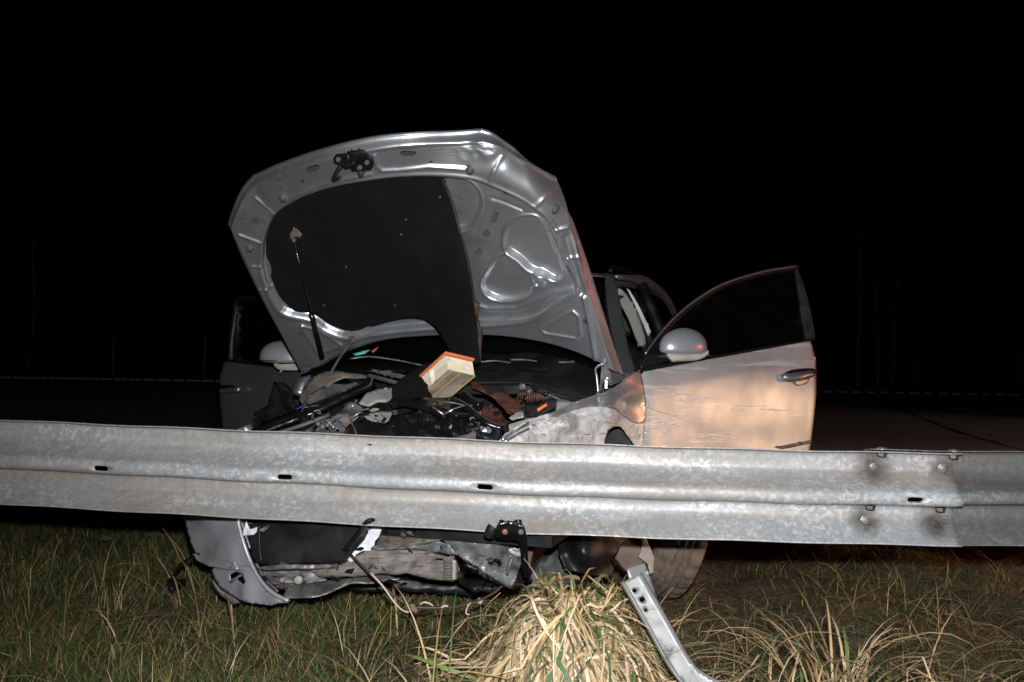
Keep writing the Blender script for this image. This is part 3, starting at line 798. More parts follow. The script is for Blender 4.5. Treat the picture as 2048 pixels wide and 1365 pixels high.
# cabin floor, bulkhead, seats and dash: what shows as darkness through the openings
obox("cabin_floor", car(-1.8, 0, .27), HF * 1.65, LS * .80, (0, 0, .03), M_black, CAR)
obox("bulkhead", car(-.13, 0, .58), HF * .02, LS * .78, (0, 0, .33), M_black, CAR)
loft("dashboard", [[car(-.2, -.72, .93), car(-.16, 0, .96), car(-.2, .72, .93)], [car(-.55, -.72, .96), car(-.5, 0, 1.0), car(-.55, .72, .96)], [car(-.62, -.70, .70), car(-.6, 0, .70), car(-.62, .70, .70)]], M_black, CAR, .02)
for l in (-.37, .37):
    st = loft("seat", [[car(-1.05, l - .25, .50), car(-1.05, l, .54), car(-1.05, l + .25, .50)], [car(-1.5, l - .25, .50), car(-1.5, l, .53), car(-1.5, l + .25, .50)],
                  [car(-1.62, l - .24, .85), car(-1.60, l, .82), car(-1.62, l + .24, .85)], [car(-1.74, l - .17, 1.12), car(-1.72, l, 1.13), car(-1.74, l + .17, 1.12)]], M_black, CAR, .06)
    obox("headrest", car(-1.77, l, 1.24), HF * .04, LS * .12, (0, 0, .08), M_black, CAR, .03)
wc = car(-.78, .37, .86); steer = [wc + LS * (.18 * math.cos(a)) + Vector((0, 0, .165 * math.sin(a))) + HF * (-.06 * math.sin(a)) for a in np.linspace(0, 2 * math.pi, 25)]
tube("steering_wheel", steer, .013, M_black, CAR, 8, smooth_path=False, cap=False)
# driver's door opening: trim, and a white strip standing in for the frame's reflection
plate("centre_pillar_trim", [(1236, 586), (1240, 579), (1250, 586), (1268, 614), (1284, 655), (1292, 688), (1278, 690), (1258, 640), (1238, 602)], [(1238, 585, 4.98), (1285, 688, 5.15), (1265, 620, 5.05)], M_trim, CAR, .02, 6, curve=3)
plate("door_frame_glint", [(1254, 578), (1260, 582), (1280, 616), (1302, 664), (1297, 674), (1283, 640), (1268, 606)], [(1254, 578, 4.99), (1300, 670, 5.15), (1275, 620, 5.06)], M_white, CAR, .01, 5)
plate("windscreen_edge_trim", [(1191, 565), (1213, 565), (1213, 568.5), (1192, 568.5)], 5.0, M_chrome, CAR, .006, 4)

# ------------------------------------------------------------------ bonnet
def crv(pts, n=8): return np.array([np.array(at(*p)) for p in spline(pts, n)])
A1 = (458, 452, 3.95); B1 = (1111, 356, 3.50); HL = (604, 744, 4.58); HR = (1244, 752, 4.03)
front = np.vstack([crv([A1, (466, 425, 3.90), (484, 385, 3.83), (508, 356, 3.78)], 10)[:-1],
                   crv([(508, 356, 3.78), (560, 334, 3.69), (640, 308, 3.58), (740, 284, 3.48), (830, 274, 3.41), (900, 271, 3.37), (962, 266, 3.34)], 10)[:-1],
                   crv([(962, 266, 3.34), (985, 274, 3.35), (1020, 297, 3.39), (1062, 328, 3.44), B1], 10)])
leftc = crv([A1, (489, 525, 4.10), (540, 630, 4.32), HL], 12)
rightc = crv([B1, (1146, 450, 3.63), (1181, 560, 3.79), (1216, 670, 3.93), HR], 12)
rear = crv([HL, (640, 734, 4.50), (668, 718, 4.45), (710, 698, 4.38), (780, 680, 4.31), (880, 672, 4.25), (980, 672, 4.18), (1070, 682, 4.12), (1150, 703, 4.07), (1205, 727, 4.04), HR], 6)
def arc_sampler(C):
    s = np.r_[0, np.cumsum(np.linalg.norm(np.diff(C, axis=0), axis=1))]; s /= s[-1]
    return lambda t: np.stack([np.interp(t, s, C[:, k]) for k in range(3)], -1)
cF, cR_, cL, cRt = arc_sampler(front), arc_sampler(rear), arc_sampler(leftc), arc_sampler(rightc)
NU, NV = 330, 250
u = np.linspace(0, 1, NU); v = np.linspace(0, 1, NV); U, Vv = np.meshgrid(u, v)
f_, r_, l_, g_ = cF(u), cR_(u), cL(v), cRt(v)
S = (1 - Vv)[..., None] * f_[None] + Vv[..., None] * r_[None] + (1 - U)[..., None] * l_[:, None] + U[..., None] * g_[:, None] \
    - ((1 - U) * (1 - Vv))[..., None] * f_[0] - (U * (1 - Vv))[..., None] * f_[-1] - ((1 - U) * Vv)[..., None] * r_[0] - (U * Vv)[..., None] * r_[-1]
def grid_normals(S):
    du = np.gradient(S, axis=1); dv = np.gradient(S, axis=0); n = np.cross(du, dv); n /= np.linalg.norm(n, axis=-1, keepdims=True)
    if n[..., 1].mean() > 0: n = -n
    return n
N = grid_normals(S)
crown = np.sin(np.pi * U) ** .7 * np.sin(np.pi * np.clip(Vv * .9 + .1, 0, 1)) * .035
S = S - N * crown[..., None]
_q = proj_np(S.reshape(-1, 3))[0].reshape(U.shape)
_back = .13 * smoothstep(.40, .80, U) * (1 - Vv) + .060 * (1 - smoothstep(0, .20, Vv)) * smoothstep(800, 960, _q) + .05 * (1 - smoothstep(0, .12, 1 - U)) * (1 - smoothstep(0, .5, Vv)) + .012 * (1 - smoothstep(0, .15, Vv)) * (1 - smoothstep(560, 800, _q))
S = np.array([0, 0, H]) + (S - np.array([0, 0, H])) * (1 + _back / S[..., 1])[..., None]     # the leading edge is bent back
N = grid_normals(S)
px, py = proj_np(S.reshape(-1, 3)); px = px.reshape(S.shape[:2]); py = py.reshape(S.shape[:2])
def hoodY(x, y):
    """distance of the finished underside at the surveyed pixel"""
    x = np.atleast_1d(np.asarray(x, float)); y = np.atleast_1d(np.asarray(y, float)); sh = x.shape; x, y = x.ravel(), y.ravel()
    out = np.empty(len(x))
    for i in range(0, len(x), 400):
        d2 = (x[i:i + 400, None] - HQ[None, :, 0]) ** 2 + (y[i:i + 400, None] - HQ[None, :, 1]) ** 2
        k = np.argpartition(d2, 4, axis=1)[:, :4]; w = 1 / (np.take_along_axis(d2, k, 1) + 1.0)
        out[i:i + 400] = (HQ[k, 2] * w).sum(1) / w.sum(1)
    return out.reshape(sh)

FIELD = spline([(530, 500), (536, 460), (560, 420), (620, 385), (700, 362), (790, 350), (870, 349), (950, 357), (1000, 376), (1055, 406), (1092, 440), (1118, 490), (1142, 545), (1150, 574), (1110, 596), (1060, 628), (950, 640), (850, 645), (760, 655), (700, 664), (660, 652), (625, 629), (575, 617), (552, 590), (532, 540)], 4, True)
POCKETS = [spline([(850, 362), (905, 358), (938, 364), (957, 384), (962, 408), (953, 436), (936, 456), (905, 462), (860, 455)], 4, True),
           spline([(1009, 486), (1013, 460), (1034, 438), (1062, 433), (1078, 440), (1092, 468), (1124, 540), (1122, 557), (1106, 560), (1086, 548), (1062, 541), (1036, 518), (1014, 502)], 4, True),
           spline([(964, 574), (976, 545), (994, 518), (1008, 511), (1022, 518), (1060, 553), (1067, 570), (1058, 590), (1026, 600), (985, 597)], 4, True)]
h = np.zeros_like(px)
sdF = sdf(FIELD, px, py)
h += .026 * smoothstep(-2, 5, sdF)                           # raised rim round the field
h += .004 * np.exp(-((sdF - 8) / 3.0) ** 2)                  # rolled edge
for pk in POCKETS:
    d = sdf(pk, px, py)
    h -= .024 * (1 - smoothstep(-4, 1.5, d)); h += .005 * np.exp(-((d - 3.5) / 2.2) ** 2)
def bead(pts, w, a):
    global h
    h += 1.35 * a * np.exp(-(path_dist(pts, px, py) / w) ** 2)
for a, b in (((514, 389), (556, 421)), ((481, 463), (523, 478)), ((507, 525), (529, 525)), ((520, 572), (545, 571)), ((1000, 313), (981, 360)), ((1104, 373), (1071, 405)), ((1111, 455), (1132, 452)), ((1138, 512), (1158, 509))):
    bead([a, b], 2.6, .0045)
bead([(750, 301), (756, 322), (766, 331), (800, 330), (860, 325), (932, 333)], 3.6, .006)
bead([(575, 392), (640, 362), (700, 346), (745, 338)], 3.6, .004)
bead([(1086, 652), (1138, 619), (1150, 616), (1160, 626), (1166, 662), (1158, 671), (1095, 660), (1086, 652)], 2.8, .0042)
bead([(606, 644), (640, 654), (668, 669), (686, 682)], 2.6, .0048); bead([(606, 646), (622, 672), (640, 700), (686, 686)], 4, .004)
bead([(944, 608), (975, 618), (1035, 617), (1075, 600), (1110, 585), (1145, 578)], 5, .006)
bead([(700, 700), (780, 686), (880, 678), (980, 678), (1070, 688), (1150, 710)], 5, -.008)
bead([(1170, 590), (1182, 640), (1196, 712)], 4, .006); bead([(1130, 470), (1150, 530), (1166, 580)], 6, -.006)
bead([(985, 395), (1045, 420)], 3, -.004); bead([(905, 470), (960, 470), (985, 400)], 14, .004)
d = np.hypot(px - 1077, py - 562); h += .020 * (1 - smoothstep(7, 21, d)) - .006 * (1 - smoothstep(2, 6, d))   # dome
HOLE = np.zeros(px.shape, bool)
def slot(cx, cy, L, w, ang, dep=.016):
    global h
    c, s = math.cos(R(ang)), math.sin(R(ang))
    d = seg_dist((cx - c * L / 2, cy - s * L / 2), (cx + c * L / 2, cy + s * L / 2), px, py)
    global HOLE
    HOLE |= d < w
slot(631, 328, 17, 4.5, -17); slot(816, 298, 19, 4.5, 2); slot(1013, 382, 10, 3, -70); slot(990, 435, 15, 4.2, -72); slot(973, 467, 2, 6, 0); slot(957, 505, 5, 5.5, -40, .03)
slot(610, 355, 0, 2.6, 0); slot(862, 317, 0, 2.6, 0); slot(1174, 638, 3, 3.5, 80); slot(602, 662, 3, 3, 80)
slot(1114, 480, 12, 1.2, 65, .01); slot(1138, 540, 13, 1.2, 66, .01)
# crumpled far corner of the leading edge
dc = np.hypot((px - 972) / 42, (py - 292) / 34)
Pn = S.reshape(-1, 3)
rn = ridged(Pn[::1], 16, 2.2).reshape(px.shape) if True else 0
h += np.exp(-dc ** 2) * (.012 * rn + .004)
de = path_dist([tuple(p) for p in np.c_[px[0], py[0]][:: 6]], px, py)
h += .005 * np.exp(-((de - 10) / 4) ** 2) * smoothstep(650, 760, px) + .0025 * np.sin(de * .9) * np.exp(-de / 12) * smoothstep(680, 800, px) * (1 - smoothstep(970, 1010, px))
h += nz(Pn, 4, 4.1).reshape(px.shape) * .003 + nz(Pn, 12, 1.1).reshape(px.shape) * .0006
# hem flange: falls back to the outer skin at the edges
eU = np.minimum(np.minimum(U, 1 - U) * 640, np.minimum(Vv, 1 - Vv) * 400)
h = np.where(h > 0, h * smoothstep(0, 11, eU), h); h -= .004 * (1 - smoothstep(2, 9, eU))
Sin = S + N * h[..., None]
_qx, _qy = proj_np(Sin[::2, ::2].reshape(-1, 3)); HQ = np.c_[_qx, _qy, Sin[::2, ::2, 1].ravel()]
hood = mesh_obj("hood", Sin.reshape(-1, 3), [t for t in grid_faces(NU, NV) if HOLE.ravel()[list(t)].sum() < 2], M_inner, CAR, True, "raised bonnet showing its ribbed grey underside")
hood.data.polygons.foreach_set("use_smooth", [True] * len(hood.data.polygons))
skin_off = .008 + .028 * smoothstep(0, 70, eU) + np.maximum(0, -h) * 1.0
Sk = (S - N * skin_off[..., None])[::6, ::6]
Sk = np.concatenate([Sk, (S - N * skin_off[..., None])[-1:, ::6]], 0); Sk = np.concatenate([Sk, Sk[:, -1:]], 1)
q = Sk.shape
mesh_obj("outer_skin", Sk.reshape(-1, 3), grid_faces(q[1], q[0]), M_silver, hood, True)
# folded hem joining skin and underside
def loop_edge(G): return np.concatenate([G[0, :-1], G[:-1, -1], G[-1, :0:-1], G[:0:-1, 0]])
E0 = loop_edge(Sin[::2, ::2]) if False else loop_edge(Sin); E1 = loop_edge(Sin - N * .011)
m = len(E0); out = E0 + (E0 - S.reshape(-1, 3).mean(0)) / np.linalg.norm(E0 - S.reshape(-1, 3).mean(0), axis=1)[:, None] * .006
mid = (E0 + E1) / 2 + (out - E0)
hv = np.concatenate([E0, mid, E1]); hf = []
for i in range(m):
    j = (i + 1) % m
    hf += [(i, j, m + j, m + i), (m + i, m + j, 2 * m + j, 2 * m + i)]
mesh_obj("hem", hv, hf, M_silver, hood, True)

# insulation mat, torn off on the driver's side and hanging
PAD = spline([(531, 500), (534, 468), (552, 430), (592, 401), (650, 377), (720, 359), (800, 350), (868, 348), (884, 366), (902, 412), (920, 480), (936, 550), (946, 610), (953, 660), (957, 722), (944, 725), (906, 714), (893, 690), (868, 656), (842, 640), (800, 640), (745, 654), (702, 663), (662, 650), (626, 628), (592, 624), (570, 606), (556, 588), (540, 550), (532, 528)], 4, True)
_pg = np.c_[px[::10, ::10].ravel(), py[::10, ::10].ravel(), S[::10, ::10, 1].ravel()]
_pg = _pg[(_pg[:, 0] > 520) & (_pg[:, 0] < 980) & (_pg[:, 1] > 340) & (_pg[:, 1] < 680)]
def _pl(x, y): x = (x - 740) / 200; y = (y - 510) / 150; return np.stack([x ** i * y ** j for i in range(4) for j in range(4 - i)], -1)
_pc, *_ = np.linalg.lstsq(_pl(_pg[:, 0], _pg[:, 1]), _pg[:, 2], rcond=None)
def _padbase(x, y): return _pl(x, np.clip(y, 340, 672)) @ _pc
def pad_depth(x, y):
    x = np.asarray(x, float); y = np.asarray(y, float)
    yy = _padbase(x, y) - .012
    hang = smoothstep(760, 955, x) * smoothstep(350, 560, y); flap = smoothstep(640, 725, y) * smoothstep(850, 930, x)
    return yy - .15 * hang ** 1.4 - .06 * flap - .012 * np.sin(x / 60.0) * np.sin(y / 75.0) * .5
_D = depth_fn
def plate_fn(name, outline, fn, *a, **k):
    global depth_fn
    old = depth_fn; depth_fn = lambda c: fn
    try: return plate(name, outline, 0, *a, **k)
    finally: depth_fn = old
def pad_def(P, x, y):
    d = np.zeros_like(P); d[:, 1] = nz(P, 7, 3.3) * .008
    for cx, cy in ((802, 470), (692, 535), (648, 612), (790, 612), (880, 395), (812, 440)):
        d[:, 1] += .010 * np.exp(-((x - cx) ** 2 + (y - cy) ** 2) / 40.0)
    return d
pad = plate_fn("insulation_mat", PAD, pad_depth, M_pad, hood, .014, 8, deform=pad_def, label="black felt mat torn loose and drooping on one side")
FO = [(868, 350), (886, 364), (905, 412), (923, 480), (939, 550), (948, 606), (957, 612), (953, 640), (962, 668), (959, 724), (953, 726), (950, 660), (943, 612), (933, 552), (917, 482), (899, 414), (880, 368)]
plate_fn("torn_foam_edge", FO, lambda x, y: pad_depth(x - 4, y) + .010, M_foam, hood, .020, 6, deform=lambda P, x, y: np.c_[nz(P, 20, 1) * .002, nz(P, 20, 2) * .004, nz(P, 20, 4) * .002])

for cx, cy in ((802, 470), (692, 535), (648, 612), (790, 612), (812, 440), (880, 395)):
    lathe("mat_clip", at(cx, cy, float(pad_depth(np.array([cx]), np.array([cy]))[0]) + .004), (0, -1, -.3), [(.010, 0), (.010, .003), (.006, .006), (.002, .0065)], M_black, hood, 12)
def on_hood(x, y, out=0.0):
    p = at(x, y, float(hoodY(x, y)[0]) - out); return p
hn = Vector(N[NV // 3, NU // 2])
M_stop = mat("rubber_stop", (.045, .043, .042), .7, var=(50, (.09, .08, .075), .5, .7))
for (x, y, r) in ((566, 396, .016), (940, 341, .017), (500, 497, .015), (1109, 420, .015)):
    p = on_hood(x, y)
    st = lathe("rubber_stop", p - hn * .012, hn, [(r * 1.25, 0), (r * 1.25, .006), (r, .008), (r * .95, .016), (r * .75, .018), (r * .7, .026), (r * .3, .028)], M_stop, hood, 14)
# latch
latch = plate_fn("hood_latch", [(666, 318), (672, 309), (694, 306), (695, 303), (724, 299), (730, 304), (734, 312), (745, 320), (747, 333), (741, 341), (726, 343), (703, 344), (701, 338), (690, 340), (680, 332), (668, 328)], lambda x, y: hoodY(x, y) - .016, M_black, hood, .014, 3, holes=[circ(696, 316, 4.0, 10, 1.4)], label="black latch plate with striker hook")
tube("catch_hook", [on_hood(682, 333, .02), on_hood(674, 343, .035), on_hood(669, 353, .045), on_hood(666, 360, .05), on_hood(672, 359, .055), on_hood(680, 354, .058)], lambda q: .0085 - .003 * q, M_black, latch, 8)
tube("striker", [on_hood(712, 333, .02), on_hood(716, 343, .04), on_hood(721, 353, .055), on_hood(727, 345, .045), on_hood(731, 336, .02)], .0045, M_black, latch, 8)
plate_fn("cover", [(696, 304), (724, 300), (731, 310), (734, 320), (722, 326), (702, 328)], lambda x, y: hoodY(x, y) - .034, M_black, latch, .012, 4)
tube("lever", [on_hood(686, 333, .03), on_hood(698, 331, .038), on_hood(710, 325, .035)], .006, M_black, latch, 8)
for x, y in ((677, 318), (720, 334), (734, 324)): lathe("bolt", on_hood(x, y, .022), hn, [(.009, 0), (.009, .008), (.006, .011)], M_mud, latch, 6, smooth=False)
# gas strut bracket torn through the mat
br = plate_fn("strut_bracket", [(579, 475), (587, 456), (593, 459), (604, 470), (599, 479), (590, 475), (584, 483)], lambda x, y: pad_depth(x, y) - .02 + (x - 585) * .0006, M_mud, hood, .006, 4, deform=crumple(.006, 30, 1))
lathe("strut_ball", at(588, 481, 3.955), (0, -1, 0), [(.009, -.012), (.011, 0), (.009, .008), (.003, .011)], M_dark_metal, CAR, 12)
tube("gas_strut_rod", [at(588, 482, 3.97), at(624, 634, 4.18)], .0042, M_gloss, CAR, 8, smooth_path=False)
tube("gas_strut", [at(622, 628, 4.172), at(626, 640, 4.19), at(644, 716, 4.30)], .0115, M_gloss, CAR, 12, smooth_path=False)
tube("prop_cable", [at(703, 680, 4.28), at(697, 692, 4.25), at(682, 712, 4.2), at(668, 735, 4.18), at(660, 750, 4.17)], .006, M_dust, CAR, 7)
lathe("cable_grommet", at(705, 680, 4.30), (0, -1, .4), [(.018, 0), (.018, .006), (.010, .010)], M_dust, CAR, 12)
# ------------------------------------------------------------------ driver's door, standing open on the right
DD = [(1278, 745, 4.20), (1288, 890, 4.20), (1632, 680, 4.80), (1640, 890, 4.80), (1450, 710, 4.49), (1455, 880, 4.48)]
CREASE = [(1278, 790), (1440, 759), (1640, 726)]
def door_bulge(P, x, y):
    yc = np.interp(x, [c[0] for c in CREASE], [c[1] for c in CREASE]); dy = y - yc
    d = np.zeros_like(P)
    # shoulder leans in above the crease, panel rolls under below it
    inn = np.where(dy < 0, np.maximum(-dy - 3, 0) * .00055, 0) + np.where(dy > 0, (dy / 170) ** 2 * .035, 0)
    edge = np.exp(-((x - 1284) / 12) ** 2) * .012 + np.exp(-((x - 1642) / 9) ** 2) * .02
    dent = .007 * np.exp(-(((x - 1530) / 60) ** 2 + ((y - 880) / 26) ** 2)) + .004 * np.exp(-(((x - 1345) / 46) ** 2 + ((y - 868) / 30) ** 2)) 
    wave = nz(P, 4.2, 7.7) * .003 * smoothstep(0, 60, dy) + nz(P, 12, 2.7) * .0012 * smoothstep(10, 80, dy) + ridged(P, 6, 3.1) * .003 * smoothstep(30, 90, dy) * (1 - smoothstep(1380, 1500, x))
    tot = inn + edge + dent + wave
    d[:, 1] = tot * .84; d[:, 0] = -tot * .54
    return d
door_ol = [(1277, 744), (1300, 739), (1400, 721), (1500, 703), (1600, 685), (1631, 680), (1636, 705), (1639, 735), (1640, 790), (1638, 850), (1637, 900), (1634, 960), (1626, 1020), (1600, 1036), (1450, 1052), (1300, 1066), (1290, 1000), (1284, 940), (1284, 890), (1288, 850), (1288, 805), (1282, 765)]
door = plate("front_door", door_ol, DD, M_door, CAR, .045, 7, deform=door_bulge, label="scraped and dented driver's door swung open")
plate("waist_seal", [(1277, 745), (1400, 722), (1500, 704), (1631, 680), (1631, 676), (1500, 699), (1400, 716), (1310, 731), (1278, 738)], [(1278, 742, 4.19), (1631, 678, 4.79), (1450, 710, 4.485)], M_black, door, .03, 8)
fr = spline([(1277, 742), (1283, 722), (1296, 700), (1320, 668), (1350, 635), (1390, 602), (1435, 574), (1485, 555), (1540, 541), (1592, 533)], 6)
dY = depth_fn([(1278, 742, 4.20), (1632, 680, 4.80), (1450, 710, 4.49), (1350, 635, 4.40), (1592, 533, 4.84)])
def dy_(x, y): return float(dY(np.array([x]), np.array([y]))[0])
tube("window_frame", [at(a + 2, b + 2, dy_(a, b) + .012) for a, b in fr], .016, M_black, door, 8, smooth_path=False)
tube("frame_moulding", [at(a, b, dy_(a, b) - .008) for a, b in fr[10:]], .0045, M_silver, door, 8, smooth_path=False)
plate("frame_post", [(1589, 536), (1593, 536), (1606, 565), (1616, 600), (1625, 640), (1631, 677), (1611, 681), (1603, 635), (1595, 580)], [(1592, 533, 4.84), (1631, 676, 4.81), (1600, 620, 4.82)], M_black, door, .04, 12, smooth=False)
gl = [(1300, 735)] + [(a + 4, b + 4) for a, b in fr[14:-1]] + [(1588, 560), (1598, 620), (1606, 684), (1500, 702), (1400, 720)]
M_doorglass = bpy.data.materials.new("door_glass"); M_doorglass.use_nodes = True
_n = M_doorglass.node_tree.nodes; _l = M_doorglass.node_tree.links; _n.clear()
_o = _n.new("ShaderNodeOutputMaterial"); _t = _n.new("ShaderNodeBsdfTransparent"); _t.inputs[0].default_value = (.55, .60, .58, 1)
_g = _n.new("ShaderNodeBsdfGlossy"); _g.inputs["Roughness"].default_value = .05; _m = _n.new("ShaderNodeMixShader"); _fz = _n.new("ShaderNodeFresnel"); _fz.inputs[0].default_value = 1.45
_d = _n.new("ShaderNodeBsdfDiffuse"); _d.inputs[0].default_value = (.20, .17, .15, 1); _m2 = _n.new("ShaderNodeMixShader"); _nz = _n.new("ShaderNodeTexNoise"); _nz.inputs["Scale"].default_value = 5
_mr = _n.new("ShaderNodeMapRange"); _mr.inputs[1].default_value = .4; _mr.inputs[2].default_value = .8; _mr.inputs[3].default_value = .006; _mr.inputs[4].default_value = .016
_l.new(_nz.outputs[0], _mr.inputs[0]); _l.new(_mr.outputs[0], _m2.inputs[0]); _l.new(_fz.outputs[0], _m.inputs[0]); _l.new(_t.outputs[0], _m.inputs[1]); _l.new(_g.outputs[0], _m.inputs[2])
_l.new(_m.outputs[0], _m2.inputs[1]); _l.new(_d.outputs[0], _m2.inputs[2]); _l.new(_m2.outputs[0], _o.inputs[0])
plate("window_glass", gl, [(1300, 720, 4.265), (1610, 680, 4.82), (1590, 560, 4.86)], M_doorglass, door, .004, 14)
plate("mirror_sail", [(1281, 738), (1290, 715), (1312, 690), (1330, 672), (1336, 700), (1340, 722), (1300, 733)], [(1281, 738, 4.19), (1330, 672, 4.30), (1340, 722, 4.30)], M_black, door, .02, 6)
# mirror
def ell_shell(name, c, ax, ay, az, fn, mt, parent, nu=36, nv=22, label=None):
    """closed ellipsoid-like shell shaped by fn(theta, phi) -> (x, y, z)"""
    c, ax, ay, az = (np.array(q, float) for q in (c, ax, ay, az)); V = []
    for j in range(nv):
        ph = math.pi * j / (nv - 1)
        for i in range(nu):
            th = 2 * math.pi * i / nu; x, y, z = fn(th, ph); V.append(c + ax * x + ay * y + az * z)
    fc = grid_faces(nu, nv, True)
    return mesh_obj(name, V, fc, mt, parent, True, label)
def mirror_shape(th, ph):
    x, z = math.sin(ph) * math.cos(th), math.sin(ph) * math.sin(th); y = math.cos(ph)
    s = lambda q, e: math.copysign(abs(q) ** e, q)
    z2 = s(z, .8) if z > 0 else s(z, .55) * .30
    x2 = s(x, .86)
    z2 *= (1.0 - .16 * max(0, -x2)) if z > 0 else 1
    y2 = y * (1.0 if y > 0 else .35)
    z2 *= 1 - .25 * max(0, y2) * (z > 0)
    return x2, y2, z2
DA = Vector((.845, .535, 0)); DN = Vector((.535, -.845, 0)); UP = Vector((0, 0, 1))
mc = at(1366, 698, 4.24)
MV = DN * .55 + Vector((-.1, -.83, 0)) * .45
mir = ell_shell("mirror_housing", mc, DA * .130, MV.normalized() * .075, UP * .090, mirror_shape, M_mirror, door)
tube("mirror_seam", [mc + DA * (.125 * math.cos(a)) + MV.normalized() * (.068 * math.sin(a)) + UP * (-.010) for a in np.linspace(2.95, .2, 14)], .0018, M_black, mir, 6, smooth_path=False)
lampv = [(1336, 706), (1356, 709), (1400, 707), (1417, 701), (1414, 711), (1400, 718), (1360, 720), (1347, 719)]
plate("indicator", [(x, y) for x, y in lampv], [(1336, 706, 4.20), (1417, 705, 4.27), (1370, 719, 4.215)], M_lens, mir, .03, 4, curve=3, closed_bevel=0)
tube("mirror_arm", [at(1306, 714, 4.27), at(1325, 713, 4.25), at(1345, 712, 4.24)], .024, M_black, mir, 10, squash=.6)
# handle
hb = plate("door_handle", [(1562, 753), (1568, 747), (1585, 740), (1610, 737), (1629, 738), (1632, 744), (1629, 752), (1617, 757), (1590, 761), (1572, 760)], DD, M_gloss, door, .012, 4, curve=3, deform=lambda P, x, y: door_bulge(P, x, y) + np.array(DN)[None] * .004)
tube("grip", [at(1566, 754, 4.668), at(1580, 756, 4.675), at(1602, 753, 4.70), at(1626, 748, 4.755)], lambda q: .0125 * (.75 + .6 * math.sin(math.pi * min(1, q * .8 + .15))), M_silver, hb, 12, squash=1.25)
plate("bowl", [(1586, 761), (1600, 760), (1617, 757), (1615, 765), (1607, 770), (1594, 772), (1588, 768)], DD, M_silver, hb, .004, 3, curve=3, deform=lambda P, x, y: door_bulge(P, x, y) + np.array(DN)[None] * .003)
plate("side_strip", [(1560, 896), (1590, 890), (1637, 881), (1637, 887), (1600, 895), (1575, 900)], DD, M_dust, door, .006, 5, deform=lambda P, x, y: door_bulge(P, x, y) + np.array(DN)[None] * .006)
for pts, c in (([(1289, 815), (1300, 817), (1320, 824), (1348, 832), (1362, 836)], 0),):
    ptsw = []
    for a, b in spline(pts, 4):
        P = at_np(np.array([a]), np.array([b]), depth_fn(DD)(np.array([a]), np.array([b]))); P = P + door_bulge(P, np.array([a]), np.array([b])); ptsw.append(Vector(P[0]) + DN * .0008)
    tube("scratch", ptsw, lambda q: .0007 * math.sin(math.pi * q) + .0001, M_dust, door, 5, smooth_path=False)

M_bare = mat("bare_scrape", (.74, .74, .76), .58, .45, var=(14, (.44, .42, .42), .45, .65), streak=(8, (.5, .48, .47), .56, .68, (1, 1, 9)))
sr = random.Random(3)
for x0, x1, y0, y1, n_ in ((1290, 1400, 828, 850, 26), (1292, 1360, 852, 882, 22), (1330, 1455, 787, 802, 14), (1385, 1505, 866, 882, 14), (1290, 1320, 795, 828, 10), (1450, 1590, 812, 845, 8)):
    for _k in range(n_):
        L = sr.uniform(.12, .55) * (x1 - x0); xs = sr.uniform(x0, x1 - L); yc = sr.uniform(y0, y1); hh = sr.uniform(.5, 2.4); sl = sr.uniform(-.02, .06); m_ = max(4, int(L / 7))
        up_ = [(xs + L * q / m_, yc + sl * L * q / m_ - hh * (1 - (q / m_) ** 2) * sr.uniform(.2, 1) - .1) for q in range(m_ + 1)]
        dn = [(xs + L * q / m_, yc + sl * L * q / m_ + hh * (1 - (q / m_) ** 2) * sr.uniform(.2, 1) + .1) for q in range(m_ + 1)]
        off = .0005 + .0002 * _k / n_
        plate("bare_scrape", up_ + dn[::-1], DD, M_bare, door, .0002, 6, deform=lambda P, x, y, off=off: door_bulge(P, x, y) + np.array(DN)[None] * off)

# ------------------------------------------------------------------ passenger's door, open on the far side
PD = [(432, 724, 5.68), (432, 880, 5.68), (600, 745, 4.92), (600, 880, 4.92)]
def pd_bulge(P, x, y):
    d = np.zeros_like(P); dy = y - 752 - (x - 432) * .05
    t = np.where(dy < 0, -dy * .0010, (dy / 200) ** 2 * .06) + np.exp(-((x - 429) / 6) ** 2) * .03; d[:, 1] = t * .7; d[:, 0] = t * .7; return d
pdo = [(433, 722), (500, 730), (560, 738), (606, 744), (608, 800), (604, 900), (600, 985), (520, 985), (452, 975), (440, 930), (433, 870), (429, 800), (430, 755)]
pdoor = plate("front_door", pdo, PD, M_silver, CAR, .045, 9, deform=pd_bulge, label="passenger's door open in shadow")
tube("window_frame", [at(462, 721, 5.56), at(464, 680, 5.57), at(471, 630, 5.56), at(476, 602, 5.53), at(500, 597, 5.42), at(545, 600, 5.2), at(580, 640, 5.0), at(604, 730, 4.9)], .020, M_black, pdoor, 8, 6)
plate("window_glass", [(466, 720), (468, 670), (477, 608), (500, 602), (542, 604), (575, 645), (600, 735), (540, 732)], [(466, 720, 5.56), (477, 608, 5.53), (600, 735, 4.92)], M_doorglass, pdoor, .004, 14)
hb2 = plate("door_handle", [(434, 782), (441, 772), (452, 771), (470, 774), (480, 779), (474, 784), (455, 786), (440, 787)], [(434, 782, 5.62), (480, 779, 5.42), (455, 786, 5.54)], M_gloss, pdoor, .01, 4, curve=3)
tube("grip", [at(441, 783, 5.56), at(455, 781, 5.50), at(470, 780, 5.43), at(479, 779, 5.41)], .012, M_silver, hb2, 10, squash=1.2)
mc2 = at(570, 717, 4.93)
mir2 = ell_shell("mirror_housing", mc2, Vector((-.13, .03, 0)), Vector((-.10, -.99, 0)) * .08, UP * .088, mirror_shape, M_mirror, pdoor)
plate("indicator", [(548, 727), (560, 729), (600, 728), (604, 736), (590, 741), (560, 740), (550, 734)], [(548, 727, 4.87), (604, 730, 4.83), (575, 740, 4.85)], M_lens, mir2, .03, 5, curve=3)
